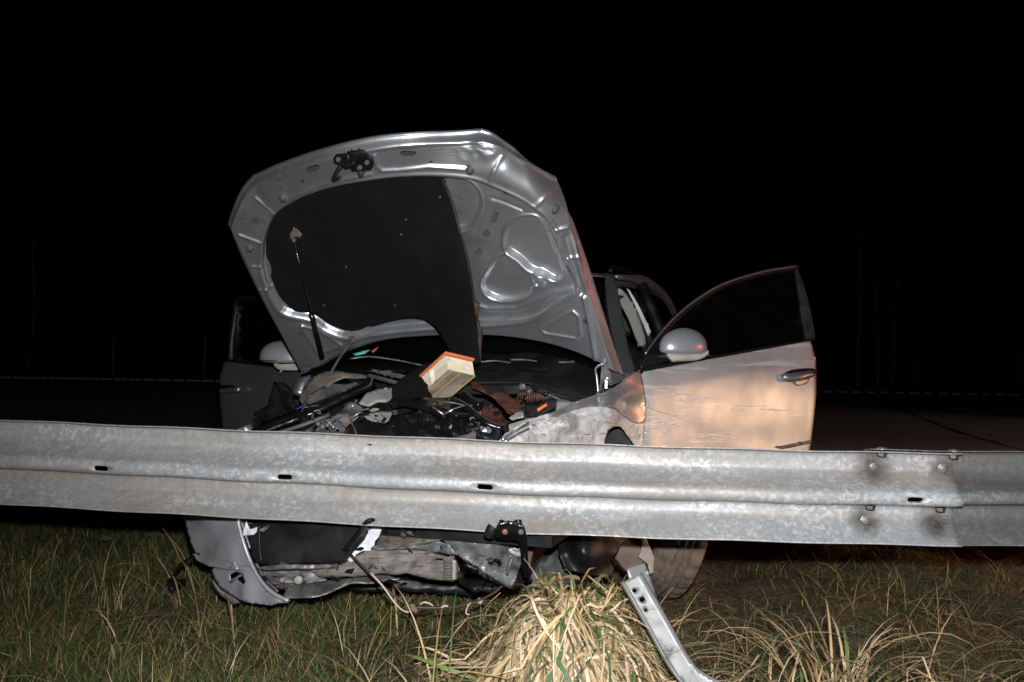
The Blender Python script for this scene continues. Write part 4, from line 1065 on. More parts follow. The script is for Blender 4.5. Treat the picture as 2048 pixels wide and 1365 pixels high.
tube("mirror_seam", [mc2 + Vector((-.128 * math.cos(a), 0, -.012)) + Vector((-.1, -.99, 0)) * (.074 * math.sin(a)) for a in np.linspace(.2, 2.9, 12)], .002, M_black, mir2, 6, smooth_path=False)

# ------------------------------------------------------------------ driver's side wing, crushed
WD = [(1000, 884, 3.52), (1060, 845, 3.60), (1130, 815, 3.76), (1200, 785, 3.92), (1255, 752, 4.06), (1285, 745, 4.15), (1285, 890, 4.14), (1210, 880, 3.86), (1120, 880, 3.68), (1130, 850, 3.66), (1210, 830, 3.83), (1060, 880, 3.56), (1288, 820, 4.15)]
ARCH = spline([(1208, 960), (1209, 905), (1211, 882), (1216, 868), (1226, 858), (1238, 855), (1247, 860), (1256, 874), (1268, 890), (1280, 915), (1278, 990)], 3)
wing_ol = [(994, 890), (1008, 874), (1030, 858), (1056, 841), (1074, 838), (1110, 826), (1150, 808), (1190, 794), (1215, 784), (1240, 768), (1262, 752), (1277, 745), (1284, 765), (1290, 800), (1290, 850), (1286, 900), (1284, 950), (1276, 985)] + ARCH[::-1][1:] + [(1150, 970), (1060, 955), (1010, 925)]
def wing_def(P, x, y):
    c = crumple(.014, 10, 6.6)(P, x, y) + crumple(.006, 28, 1.6)(P, x, y); d = c * smoothstep(1290, 1240, x)[:, None] if False else c * (0.35 + .65 * (1 - smoothstep(1200, 1280, x)))[:, None]
    # fold lines pressed in along the torn strip
    fold = np.exp(-(path_dist([(1040, 868), (1100, 850), (1160, 832), (1205, 826), (1235, 838), (1260, 862)], x, y) / 6) ** 2)
    d[:, 1] += fold * .016
    roll = np.exp(-(path_dist([(1200, 800), (1225, 800), (1260, 790)], x, y) / 16) ** 2); d[:, 1] -= roll * .02
    lip = np.exp(-(path_dist([(1000, 884), (1030, 862), (1060, 845), (1100, 832)], x, y) / 5) ** 2); d[:, 1] -= lip * .014
    tear = np.exp(-(path_dist([(1128, 893), (1140, 873), (1165, 858), (1185, 852)], x, y) / 2.2) ** 2); d[:, 1] += tear * .006
    tear2 = np.exp(-(path_dist([(1090, 846), (1096, 862), (1110, 880)], x, y) / 2.4) ** 2); d[:, 1] += tear2 * .005
    return d
wing = plate("front_wing", wing_ol, WD, M_scraped, CAR, .003, 4.5, deform=wing_def, label="crumpled wing scraped to bare metal")
# the paint that is left along the top and rear of the wing
M_wingpaint = mat("wing_paint", (.40, .41, .43), .40, .7, coat=.2, var=(8, (.50, .48, .47), .56, .66), bump=(9, .2, .02))
top_ol = [(1098, 833), (1110, 824.5), (1150, 806.5), (1190, 792.5), (1215, 782.5), (1240, 766.5), (1262, 750.5), (1278, 743), (1286, 766), (1291, 800), (1291, 840), (1275, 848), (1250, 836), (1235, 822), (1212, 815), (1180, 815), (1140, 824), (1112, 836)]
def wingtop_def(P, x, y):
    d = wing_def(P, x, y) * .7; d[:, 1] -= .010
    d[:, 1] += -.018 * np.exp(-((x - 1218) / 22) ** 2 - ((y - 798) / 14) ** 2) + .016 * np.exp(-((x - 1246) / 12) ** 2 - ((y - 815) / 18) ** 2) + .012 * np.exp(-((x - 1196) / 7) ** 2 - ((y - 800) / 14) ** 2)
    return d
plate("painted_shoulder", top_ol, WD, M_wingpaint, wing, .003, 4, deform=wingtop_def, curve=2)
rr = random.Random(5)
for k in range(16):                                                    # torn paint edges and cracks
    cx, cy = rr.uniform(1050, 1250), rr.uniform(842, 885)
    a = rr.uniform(-.5, .4); L = rr.uniform(4, 13); pts = []
    for q in range(5):
        x = cx + (q - 2) * L / 4 * math.cos(a) + rr.uniform(-1.5, 1.5); y = cy + (q - 2) * L / 4 * math.sin(a) + rr.uniform(-1.5, 1.5)
        X, Y_ = np.array([x]), np.array([y]); P = at_np(X, Y_, depth_fn(WD)(X, Y_)); P = P + wing_def(P, X, Y_); pts.append(Vector(P[0]) + Vector((0, -.002, 0)))
    if 1205 < cx and cy > 850: continue
    tube("paint_crack", pts, lambda q: .0014 * math.sin(math.pi * q) + .0002, M_mud, wing, 5, smooth_path=False)
tube("bent_flange", [at(1004, 881, 3.50), at(1022, 867, 3.53), at(1040, 856, 3.55), at(1056, 848, 3.575)], .0075, M_chrome, wing, 8)
tube("bent_flange", [at(1008, 884, 3.49), at(1036, 868, 3.52), at(1058, 857, 3.55)], .0045, M_chrome, wing, 8)
plate("inner_wing", [(1000, 880), (1020, 862), (1018, 850), (1035, 845), (1062, 838), (1075, 840), (1050, 852), (1025, 868)], [(1000, 880, 3.60), (1062, 838, 3.70), (1030, 850, 3.66)], M_pale, CAR, .003, 4, deform=crumple(.006, 25, 3))
plate("inner_wing_plate", [(1113, 803), (1150, 800), (1165, 808), (1140, 822), (1112, 826)], [(1113, 803, 3.95), (1165, 808, 3.98), (1112, 826, 3.9)], M_pale, CAR, .004, 5)
plate("wheel_arch_liner", [(1200, 960), (1204, 850), (1240, 846), (1290, 880), (1296, 990)], [(1200, 960, 4.25), (1290, 880, 4.35), (1240, 850, 4.3)], M_black, CAR, .005, 12)

# passenger's side wing (dark strip beyond the crushed nose)
plate("front_wing", [(465, 872), (478, 858), (500, 848), (520, 838), (520, 850), (505, 862), (488, 880), (480, 960), (440, 1010), (452, 920)], [(465, 872, 3.95), (520, 840, 4.15), (440, 1010, 3.93), (505, 862, 3.98)], M_silver, CAR, .004, 6, deform=crumple(.006, 8, 1))
# ------------------------------------------------------------------ engine bay
M_fluid = M_gloss
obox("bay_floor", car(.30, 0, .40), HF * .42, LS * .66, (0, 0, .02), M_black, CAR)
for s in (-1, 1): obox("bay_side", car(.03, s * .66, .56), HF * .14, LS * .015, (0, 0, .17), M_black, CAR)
# cowl (water tray cover) with louvres
COWL = [(930, 712), (960, 703), (1000, 708), (1030, 706), (1060, 702), (1100, 708), (1150, 722), (1190, 738), (1200, 760), (1196, 800), (1170, 800), (1130, 794), (1098, 782), (1070, 770), (1040, 766), (945, 766), (880, 766), (870, 740)]
LV = [[(972 + 5.2 * k, 741), (975 + 5.2 * k, 737), (976.6 + 5.2 * k, 738), (973.6 + 5.2 * k, 742)] for k in range(5)] + [[(1044 + 5 * k, 741 + .5 * k), (1046 + 5 * k, 736 + .5 * k), (1048 + 5 * k, 736.5 + .5 * k), (1046 + 5 * k, 741.5 + .5 * k)] for k in range(10)]
def cowl_def(P, x, y):
    d = np.zeros_like(P); d[:, 1] = .012 * np.sin((x - 930) / 33.0) * smoothstep(770, 715, y) + .010 * np.exp(-(path_dist([(945, 764), (1040, 764), (1075, 772), (1110, 786), (1190, 800)], x, y) / 3) ** 2); return d
cowl = plate("cowl_cover", COWL, [(930, 712, 4.32), (1190, 738, 4.12), (1196, 800, 3.96), (945, 766, 4.12), (1060, 705, 4.24), (1070, 770, 4.05)], M_black, CAR, .004, 5, deform=cowl_def, holes=LV)
plate("cowl_step", [(880, 768), (1040, 769), (1072, 774), (1100, 787), (1132, 799), (1192, 805), (1190, 816), (1130, 812), (1090, 800), (1060, 790), (880, 790)], [(880, 770, 4.08), (1192, 805, 3.94), (1060, 788, 3.98)], M_black, CAR, .006, 6)
tube("cowl_seal", [at(880, 767, 4.09), at(960, 766, 4.08), at(1040, 766, 4.04), at(1075, 772, 4.02), at(1105, 787, 3.99), at(1140, 797, 3.97), at(1194, 803, 3.93)], .007, M_black, CAR, 8)
for a, b, c in (((958, 725, 4.20), (990, 722, 4.19), (1021, 726, 4.16)), ((1021, 720, 4.19), (1050, 720, 4.17), (1074, 723, 4.15)), ((1117, 725, 4.13), (1135, 725, 4.12), (1150, 724, 4.11))):
    tube("wiper", [at(*a), at(*b), at(*c)], lambda q: .0050 * (1 - .5 * q), M_dark_metal if a[0] > 1100 else M_grey_metal, CAR, 6)
# bonnet hinge, driver's side
hg = plate("hood_hinge", [(1203, 734), (1213, 730), (1222, 745), (1226, 765), (1216, 770), (1208, 762), (1204, 780), (1196, 795), (1190, 792), (1200, 770)], [(1203, 734, 4.01), (1226, 765, 4.0), (1190, 795, 3.96)], M_grey_metal, CAR, .005, 4)
tube("hinge_rod", [at(1207, 729, 4.0), at(1201, 731, 3.985), at(1191, 738, 3.975), at(1193, 752, 3.965), at(1195, 770, 3.96), at(1196, 786, 3.955)], .0050, M_chrome, hg, 8, 3)
lathe("hinge_bolt", at(1214, 757, 3.99), (0, -1, 0), [(.010, 0), (.010, .014), (.006, .018)], M_chrome, hg, 8)
obox("hinge_pin", at(1212, 768, 3.985), (.004, 0, 0), (0, .004, 0), (0, 0, .018), M_chrome, hg)
plate("wing_corner_panel", [(1210, 743), (1243, 741), (1252, 753), (1240, 764), (1222, 772), (1210, 766)], [(1210, 743, 4.06), (1252, 753, 4.10), (1222, 772, 4.03)], M_silver, CAR, .004, 5)
# rusty heat shields and manifold
plate("heat_shield", [(940, 764), (947, 762), (962, 772), (975, 789), (986, 786), (1000, 783), (1012, 786), (1020, 795), (1027, 801), (1036, 796), (1040, 806), (1045, 828), (1030, 833), (1015, 828), (1005, 816), (990, 800), (968, 786), (944, 778)], [(940, 764, 3.98), (1045, 828, 3.78), (968, 790, 3.88), (1012, 786, 3.93)], M_rust, CAR, .003, 4, deform=crumple(.010, 14, 2.5))
plate("manifold_shell", [(955, 819), (968, 811), (985, 814), (1000, 822), (1004, 830), (1001, 838), (1010, 846), (1012, 852), (1004, 855), (985, 852), (965, 844), (950, 832)], [(955, 819, 3.74), (1012, 852, 3.64), (985, 814, 3.80), (965, 844, 3.64)], M_rust, CAR, .003, 4, deform=crumple(.012, 16, 7.5))
for k in range(18):
    x = 1036 + k * 3.6
    plate("cooler_fin", [(x, 784 + .2 * k), (x + 2.4, 784 + .2 * k), (x + 2.4, 806 + (k % 3) - .7 * k * .4), (x, 805 + (k % 4) - .7 * k * .4)], 3.90 + .004 * k, M_rust, CAR, .03, 6)
tube("sensor", [at(1042, 773, 3.97), at(1050, 779, 3.94), at(1062, 786, 3.91)], lambda q: .010 + .006 * math.sin(q * 9), M_grey_metal, CAR, 12)
tube("hose_stub", [at(1062, 778, 3.97), at(1080, 783, 3.96), at(1095, 790, 3.95)], .011, M_gloss, CAR, 10)
fb = plate("fuse_box", [(1040, 812), (1075, 808), (1102, 795), (1114, 800), (1112, 818), (1085, 832), (1050, 838), (1038, 826)], [(1040, 812, 3.84), (1114, 800, 3.88), (1050, 838, 3.76)], M_black, CAR, .08, 6)
plate("label", [(1074, 818), (1093.5, 806.5), (1096, 811), (1077, 823)], [(1074, 818, 3.785), (1096, 808, 3.815), (1077, 823, 3.775)], M_label, fb, .003, 3)
for k in range(6): plate("rib", [(1074 + 4.5 * k, 828 - 2.6 * k), (1076 + 4.5 * k, 826 - 2.6 * k), (1080 + 4.5 * k, 834 - 2.6 * k), (1078 + 4.5 * k, 835 - 2.6 * k)], 3.765 + .006 * k, M_black, fb, .006, 3)
plate("torn_bracket", [(1018, 836), (1034, 826), (1046, 822), (1048, 836), (1036, 838), (1026, 842)], [(1018, 836, 3.72), (1048, 836, 3.73), (1034, 826, 3.76)], M_pale, CAR, .003, 4, deform=crumple(.006, 30, 1.2))
#plate("drop_of_fluid", [(1022, 818), (1025, 808), (1028, 818), (1028, 824), (1022, 824)], 3.765, M_orange, CAR, .002, 2, curve=2)

# crushed slam panel and black pipework in the middle
plate("airbox", [(784, 774), (812, 752), (846, 730), (866, 724), (872, 742), (866, 758), (854, 778), (846, 800), (818, 806), (790, 806)], [(784, 774, 3.80), (866, 724, 4.0), (846, 800, 3.72), (790, 806, 3.70)], M_pad, CAR, .10, 6, deform=crumple(.012, 13, 4.4))
sl = plate("slam_panel", [(780, 806), (820, 796), (860, 797), (898, 797), (924, 803), (946, 816), (954, 826), (935, 832), (915, 834), (890, 826), (850, 815), (810, 812), (785, 812)], [(780, 806, 3.66), (954, 826, 3.58), (860, 797, 3.70), (890, 826, 3.55)], M_gloss, CAR, .012, 5, deform=crumple(.010, 14, 8.1))
tube("coolant_pipe", [at(785, 803, 3.64), at(820, 808, 3.60), at(850, 817, 3.57), at(872, 824, 3.55), at(890, 832, 3.53)], .014, M_gloss, CAR, 12)
tube("bent_rod", [at(890, 828, 3.52), at(908, 818, 3.53), at(930, 812, 3.55), at(905, 806, 3.56), at(875, 803, 3.57)], .0028, M_chrome, CAR, 6, smooth_path=False)
tube("bent_rod", [at(865, 815, 3.53), at(888, 830, 3.51)], .0030, M_chrome, CAR, 6, smooth_path=False)
tube("hose", [at(905, 800, 3.62), at(930, 812, 3.60), at(950, 828, 3.58), at(975, 848, 3.56), at(1005, 858, 3.56)], .013, M_gloss, CAR, 12)
tube("hose", [at(925, 790, 3.72), at(945, 805, 3.68), at(962, 812, 3.66)], .020, M_gloss, CAR, 12)
plate("engine_cover", [(782, 832), (830, 824), (872, 824), (890, 832), (900, 850), (905, 880), (900, 900), (780, 900), (770, 860)], [(782, 832, 3.62), (890, 832, 3.60), (840, 890, 3.52)], M_gloss, CAR, .05, 7, deform=crumple(.006, 9, 5.5))
for k in range(8): tube("cover_rib", [at(818 + 7 * k, 832, 3.585), at(818 + 7 * k, 843, 3.565)], .0022, M_black, CAR, 5, smooth_path=False)
plate("crumpled_shroud", [(878, 838), (900, 832), (918, 846), (930, 868), (934, 884), (905, 890), (890, 870)], [(878, 838, 3.56), (930, 868, 3.50), (905, 890, 3.49)], M_gloss, CAR, .003, 4, deform=crumple(.014, 20, 3.4))
plate("torn_liner", [(925, 828), (950, 836), (985, 856), (1005, 862), (995, 890), (950, 892), (930, 868)], [(925, 828, 3.60), (1005, 862, 3.54), (950, 892, 3.48)], M_gloss, CAR, .004, 5, deform=crumple(.012, 15, 6.4))
plate("lamp_fragment", [(958, 853), (968, 856), (984, 862), (980, 868), (964, 864)], [(958, 853, 3.53), (984, 862, 3.52), (964, 864, 3.51)], M_chrome, CAR, .004, 3, deform=crumple(.006, 40, 2))
plate("plastic_rail", [(905, 876), (938, 868), (946, 862), (952, 864), (952, 884), (944, 884), (940, 876), (915, 884)], [(905, 876, 3.49), (952, 864, 3.50), (944, 884, 3.48)], M_dust, CAR, .01, 4)
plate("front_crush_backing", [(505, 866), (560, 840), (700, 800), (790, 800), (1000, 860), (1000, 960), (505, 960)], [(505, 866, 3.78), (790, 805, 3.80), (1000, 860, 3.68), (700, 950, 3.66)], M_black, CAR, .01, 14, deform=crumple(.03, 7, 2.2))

M_liner = mat("dusty_brown_liner", (.15, .125, .105), .75, var=(9, (.06, .05, .044), .45, .65), bump=(40, .4, .004))
# passenger's side of the bay
plate("headlamp_housing", [(718, 806), (732, 788), (752, 780), (784, 775), (786, 798), (772, 804), (756, 803), (735, 812)], [(718, 806, 3.74), (784, 775, 3.86), (756, 803, 3.74)], M_pale, CAR, .008, 5, deform=crumple(.006, 15, 2.4))
#lathe("lamp_socket", at(760, 800, 3.72), (0, -1, .3), [(.035, 0), (.034, .01), (.022, .016), (.020, .02)], M_mud, CAR, 16)
plate("headlamp_housing", [(728, 834), (745, 827), (768, 822), (783, 824), (783, 838), (770, 846), (762, 851), (748, 846)], [(728, 834, 3.66), (783, 824, 3.70), (762, 851, 3.62)], M_pale, CAR, .006, 4, deform=crumple(.005, 18, 1.4))
tube("lamp_clip", [at(770, 837, 3.61), at(766, 846, 3.60), at(770, 856, 3.60)], .006, M_black, CAR, 8)
plate("front_cross_member", [(492, 866), (520, 848), (560, 832), (640, 801), (700, 776), (740, 757), (748, 762), (742, 772), (700, 792), (640, 822), (580, 846), (530, 864), (505, 874)], [(492, 866, 3.70), (745, 764, 3.88), (640, 801, 3.80), (640, 822, 3.74), (560, 832, 3.77), (560, 854, 3.71)], M_gloss, CAR, .03, 5, deform=lambda P, x, y: np.c_[np.zeros(len(P)), -.012 * np.sin((y + (x - 500) * .42 - 858) / 7.0) + nz(P, 14, 3) * .006, np.zeros(len(P))])
tube("lower_cross_member", [at(520, 876, 3.68), at(590, 856, 3.70), at(660, 830, 3.72)], .008, M_dust, CAR, 10)
plate("wing_liner", [(598, 800), (606, 776), (622, 757), (645, 746), (668, 742), (700, 748), (734, 752), (732, 758), (712, 759), (690, 758), (668, 766), (650, 784), (640, 812), (636, 836), (612, 820)], [(598, 800, 4.10), (645, 746, 4.18), (734, 752, 4.12), (640, 812, 3.98)], M_liner, CAR, .004, 5, deform=crumple(.012, 9, 3.9))
plate("liner_fold", [(604, 812), (622, 790), (648, 775), (660, 784), (654, 800), (644, 815), (652, 826), (620, 838), (606, 830)], [(604, 812, 4.0), (660, 784, 4.02), (620, 838, 3.92)], M_dust, CAR, .004, 5, deform=crumple(.014, 12, 2.1))
plate("broken_panel", [(648, 780), (668, 768), (690, 770), (716, 764), (732, 774), (705, 788), (680, 798), (658, 806), (652, 792)], [(648, 780, 4.02), (732, 774, 4.04), (658, 806, 3.94)], M_dust, CAR, .006, 6, smooth=False)
plate("broken_panel", [(690, 757), (740, 762), (780, 772), (786, 790), (748, 780), (712, 772)], [(690, 757, 4.10), (786, 790, 3.92), (748, 770, 4.0)], M_black, CAR, .006, 6)
plate("brace_bar", [(732, 750), (740, 748), (800, 764), (862, 782), (860, 788), (800, 771), (736, 756)], [(732, 750, 4.10), (862, 782, 3.86), (800, 766, 3.98)], M_dust, CAR, .018, 5)
plate("brace_bar", [(740, 738), (800, 748), (812, 752), (800, 758), (745, 744)], [(740, 738, 4.16), (812, 752, 4.06), (745, 744, 4.15)], M_dark_metal, CAR, .01, 5)
plate("broken_liner", [(500, 852), (506, 826), (534, 812), (548, 766), (560, 770), (566, 780), (576, 788), (582, 806), (588, 820), (576, 836), (540, 852)], [(500, 852, 3.92), (548, 766, 4.02), (588, 820, 3.92), (540, 852, 3.82)], M_black, CAR, .006, 5, deform=crumple(.014, 9, 5.1))
plate("broken_liner", [(548, 766), (566, 766), (584, 784), (594, 812), (600, 834), (580, 838), (566, 806)], [(548, 766, 3.98), (600, 834, 3.86), (584, 784, 3.95)], M_gloss, CAR, .005, 5, deform=crumple(.012, 15, 3.1))
plate("lamp_carrier", [(600, 868), (640, 846), (676, 828), (690, 812), (706, 822), (716, 834), (702, 846), (692, 852), (690, 866), (676, 884), (600, 890)], [(600, 868, 3.60), (706, 822, 3.68), (676, 884, 3.56)], M_dark_metal, CAR, .006, 4, deform=crumple(.008, 18, 1.8), holes=[circ(632, 856, 3), circ(660, 835, 3.5), circ(676, 862, 3)])
for x, y in ((645, 854), (655, 850), (636, 848), (682, 840)): lathe("rivet", at(x, y, 3.60), (0, -1, .3), [(.010, 0), (.010, .004), (.006, .007)], M_grey_metal, CAR, 12)
plate("bent_tab", [(682, 838), (694, 832), (704, 846), (692, 856), (684, 850)], [(682, 838, 3.57), (704, 846, 3.58), (692, 856, 3.56)], M_mud, CAR, .004, 3, deform=crumple(.006, 40, 6))
tube("bent_rod", [at(640, 845, 3.58), at(652, 841, 3.57), at(662, 850, 3.565), at(668, 856, 3.56)], .0048, M_chrome, CAR, 7, 3)
tube("bent_rod", [at(698, 822, 3.62), at(706, 812, 3.61), at(714, 800, 3.63)], .0024, M_chrome, CAR, 6)
tube("bent_rod", [at(700, 838, 3.58), at(716, 828, 3.58), at(722, 821, 3.6), at(738, 818, 3.62)], .0024, M_chrome, CAR, 6)
tube("wire", [at(728, 778, 3.80), at(740, 770, 3.78), at(745, 758, 3.8), at(752, 752, 3.84)], .0026, M_grey_metal, CAR, 6)
plate("bracket_plate", [(692, 812), (706, 806), (722, 812), (726, 826), (708, 836), (696, 828)], [(692, 812, 3.66), (726, 826, 3.66), (708, 836, 3.63)], M_rust if False else M_dust, CAR, .004, 4, deform=crumple(.006, 24, 2))
tube("wire", [at(698, 836, 3.6), at(706, 852, 3.55), at(714, 872, 3.53)], .004, M_dust, CAR, 6)
plate("dark_tray", [(700, 846), (735, 842), (780, 850), (790, 880), (740, 892), (700, 884)], [(700, 846, 3.62), (790, 880, 3.52), (740, 892, 3.50)], M_black, CAR, .01, 6, deform=crumple(.008, 9, 9.5))
plate("blue_clip", [(588, 822), (602, 812), (622, 808), (616, 814), (600, 822)], [(588, 822, 3.80), (622, 808, 3.84), (600, 822, 3.79)], mat("blue_plastic", (.03, .06, .30), .5), CAR, .006, 3)
plate("windscreen_patch", [(706, 708), (724, 703), (740, 700), (730, 708), (712, 712)], [(706, 708, 4.40), (740, 700, 4.40), (712, 712, 4.39)], M_teal, CAR, .002, 3)  # small teal patch at the windscreen
plate("red_lamp_trim", [(742, 702), (752, 696), (758, 694), (752, 702), (745, 707)], 4.42, M_orange if False else mat("red_plastic", (.22, .03, .015), .5), CAR, .003, 3)
tube("bay_edge_strip", [at(700, 718, 4.28), at(740, 714, 4.28), at(800, 722, 4.24), at(860, 735, 4.18)], .004, M_grey_metal, CAR, 6)

# loose splinters of plastic and bits of wire thrown about the bay
br_ = random.Random(21)
SPL = [M_black, M_dust, M_gloss, M_dust, M_black, M_dark_metal, M_grey_metal, M_black, M_pale]
for k in range(85):
    x = br_.uniform(590, 1090); y = br_.uniform(800, 864) if x < 1000 else br_.uniform(790, 830)
    if x < 700: y = br_.uniform(825, 862)
    n = br_.randint(3, 6); r0 = br_.uniform(4, 14); st = br_.uniform(.3, .8); rot = br_.uniform(0, 3.14)
    pts = []
    for q in range(n):
        a = 2 * math.pi * (q + br_.uniform(-.3, .3)) / n; rr = r0 * br_.uniform(.5, 1)
        u_, v_ = rr * math.cos(a), rr * st * math.sin(a); pts.append((x + u_ * math.cos(rot) - v_ * math.sin(rot), y + u_ * math.sin(rot) + v_ * math.cos(rot)))
    base = (3.57 if x < 800 else 3.50) + max(0, 868 - y) * .0030
    dd = [(pts[0][0], pts[0][1], base + br_.uniform(-.05, .05)), (pts[1][0], pts[1][1], base + br_.uniform(-.05, .05)), (pts[2][0], pts[2][1], base + br_.uniform(-.05, .05))]
    A_ = abs((pts[1][0] - pts[0][0]) * (pts[2][1] - pts[0][1]) - (pts[2][0] - pts[0][0]) * (pts[1][1] - pts[0][1]))
    if A_ < 25: continue
    plate("splinter", pts, dd, br_.choice(SPL), CAR, br_.uniform(.002, .006), 6, smooth=False)
for k in range(26):
    x = br_.uniform(600, 1080); y = br_.uniform(805, 860) if x < 1000 else br_.uniform(790, 830)
    pts = [(x, y)]
    for q in range(3): pts.append((pts[-1][0] + br_.uniform(-16, 16), pts[-1][1] + br_.uniform(-9, 9)))
    tube("wire", [at(a, b, (3.55 if x < 800 else 3.49) + max(0, 868 - y) * .0030 + br_.uniform(-.02, .02)) for a, b in pts], br_.uniform(.0012, .0032), br_.choice([M_black, M_gloss, M_grey_metal, M_wire_dark, M_dust]), CAR, 6, 4)

# ------------------------------------------------------------------ crushed nose below the guardrail
M_bumper = mat("bumper_paint", (.36, .37, .395), .42, .35, var=(4, (.30, .305, .32), .45, .65), var2=(20, (.14, .13, .125), .64, .76), coat=.2, rvar=(7, .36, .5))
BUM = [(366, 1030, 4.02), (420, 1030, 3.80), (472, 1030, 3.70), (390, 1110, 3.93), (450, 1110, 3.74), (498, 1110, 3.66), (424, 1150, 3.80), (470, 1165, 3.69), (545, 1200, 3.60), (430, 1172, 3.78), (575, 1204, 3.58)]
bumper = plate("bumper", [(352, 960), (420, 940), (474, 935), (473, 1000), (474, 1040), (484, 1082), (500, 1128), (520, 1164), (545, 1188), (578, 1203), (574, 1207), (556, 1207), (542, 1212), (500, 1206), (470, 1200), (438, 1178), (424, 1158), (420, 1142), (432, 1136), (400, 1122), (384, 1098), (374, 1062), (366, 1030)], BUM, M_bumper, CAR, .004, 5,
               holes=[[(456, 1152), (468, 1146), (482, 1150), (490, 1166), (484, 1170), (470, 1162), (458, 1164)]], deform=lambda P, x, y: np.c_[np.zeros(len(P)), .012 * np.exp(-((y - (1118 + (x - 400) * .22)) / 4.0) ** 2) + nz(P, 8, 2) * .006 + .02 * smoothstep(1132, 1145, y) * (1 - smoothstep(470, 490, x)), np.zeros(len(P))], label="hanging silver corner of the front bumper")
tube("bumper_rim", [at(473, 1000, 3.685), at(476, 1040, 3.68), at(486, 1082, 3.66), at(502, 1126, 3.645), at(522, 1162, 3.615), at(548, 1188, 3.585), at(577, 1202, 3.565)], .0075, M_bumper, bumper, 8)
tube("bumper_rim", [at(482, 1040, 3.70), at(496, 1085, 3.68), at(512, 1126, 3.665), at(530, 1158, 3.64), at(556, 1184, 3.60)], .005, M_grey_metal, bumper, 8)
plate("moulding", [(386, 1106), (398, 1112), (430, 1124), (462, 1136), (468, 1120), (476, 1136), (474, 1139), (450, 1137), (420, 1132), (396, 1120)], BUM, M_bumper, bumper, .010, 4, deform=lambda P, x, y: np.c_[np.zeros(len(P)), np.full(len(P), -.012), np.zeros(len(P))])
plate("grille_vane", [(458, 1163), (480, 1149), (484, 1152), (462, 1167)], 3.70, M_dust, bumper, .01, 3)
plate("bumper_underlip", [(424, 1160), (440, 1180), (470, 1198), (480, 1206), (466, 1210), (442, 1192), (428, 1172)], 3.75, M_dust, bumper, .012, 4)
plate("reinforcement", [(476, 1042), (560, 1038), (780, 1040), (900, 1052), (905, 1075), (820, 1068), (700, 1052), (560, 1056), (500, 1062), (486, 1064)], [(476, 1042, 3.76), (900, 1052, 3.70), (700, 1052, 3.68)], M_dust, CAR, .02, 6, deform=crumple(.012, 12, 4.1))
gp = plate("grille_panel", [(486, 1052), (520, 1046), (600, 1048), (700, 1046), (716, 1044), (735, 1038), (744, 1038), (740, 1048), (722, 1062), (735, 1064), (728, 1080), (712, 1098), (700, 1112), (690, 1126), (640, 1128), (545, 1132), (510, 1128), (500, 1108)], [(486, 1052, 3.70), (744, 1040, 3.58), (690, 1126, 3.58), (510, 1128, 3.65)], M_black, CAR, .006, 6, deform=crumple(.004, 6, 7.1), label="cracked black plastic grille panel")
tube("panel_rib", [at(519, 1048, 3.655), at(519, 1090, 3.645), at(523, 1128, 3.635)], .004, M_black, gp, 6)
plate("torn_edge", [(680, 1074), (698, 1060), (716, 1052), (740, 1049), (752, 1046), (772, 1048), (770, 1060), (762, 1064), (758, 1076), (750, 1084), (748, 1094), (742, 1104), (724, 1104), (712, 1110), (706, 1124), (700, 1128), (694, 1120), (702, 1110), (716, 1094), (728, 1080), (736, 1066), (722, 1064), (700, 1076), (690, 1078)], [(680, 1074, 3.605), (772, 1048, 3.60), (700, 1128, 3.585), (742, 1104, 3.60)], M_white, gp, .006, 4, deform=crumple(.006, 20, 1.3), label="torn white plastic edge")
plate("torn_edge", [(484, 1072), (492, 1044), (500, 1060), (514, 1056), (512, 1066), (506, 1072), (490, 1072)], [(484, 1072, 3.66), (512, 1060, 3.64), (492, 1044, 3.66)], M_white, gp, .005, 3, deform=crumple(.006, 30, 4))
tube("panel_strap", [at(742, 1040, 3.38), at(734, 1046, 3.42), at(722, 1062, 3.50), at(706, 1082, 3.545), at(692, 1100, 3.57)], .016, M_black, gp, 8, squash=.4)
plate("lower_rail", [(510, 1136), (560, 1130), (640, 1130), (675, 1127), (676, 1136), (640, 1138), (575, 1140), (530, 1142)], [(510, 1136, 3.60), (676, 1130, 3.56), (575, 1140, 3.57)], M_grey_metal, CAR, .012, 4, deform=crumple(.004, 20, 2))
# scraped bumper beam
BEAMD = [(560, 1170, 3.64), (720, 1108, 3.60), (915, 1112, 3.57), (915, 1162, 3.56), (760, 1150, 3.58), (640, 1160, 3.60)]
plate("bumper_beam", [(620, 1140), (680, 1130), (712, 1112), (750, 1100), (800, 1100), (860, 1106), (905, 1118), (914, 1124), (914, 1160), (906, 1165), (880, 1162), (850, 1156), (815, 1148), (800, 1150), (760, 1147), (720, 1152), (670, 1156), (640, 1156)], BEAMD, M_beam, CAR, .05, 5, deform=lambda P, x, y: np.c_[np.zeros(len(P)), .016 * np.sin((y - 1100) / 9) * .5 + nz(P, 22, 3) * .008, nz(P, 15, 1) * .004], label="scraped and frayed bumper beam")
for k in range(9): plate("beam_tooth", [(886, 1122 + 4.4 * k), (903, 1121 + 4.5 * k), (904, 1123.5 + 4.5 * k), (887, 1124.5 + 4.4 * k)], 3.545, M_beam, CAR, .008, 4)
plate("beam_end", [(905, 1120), (912, 1122), (911, 1160), (904, 1160)], 3.54, M_pale, CAR, .02, 4)
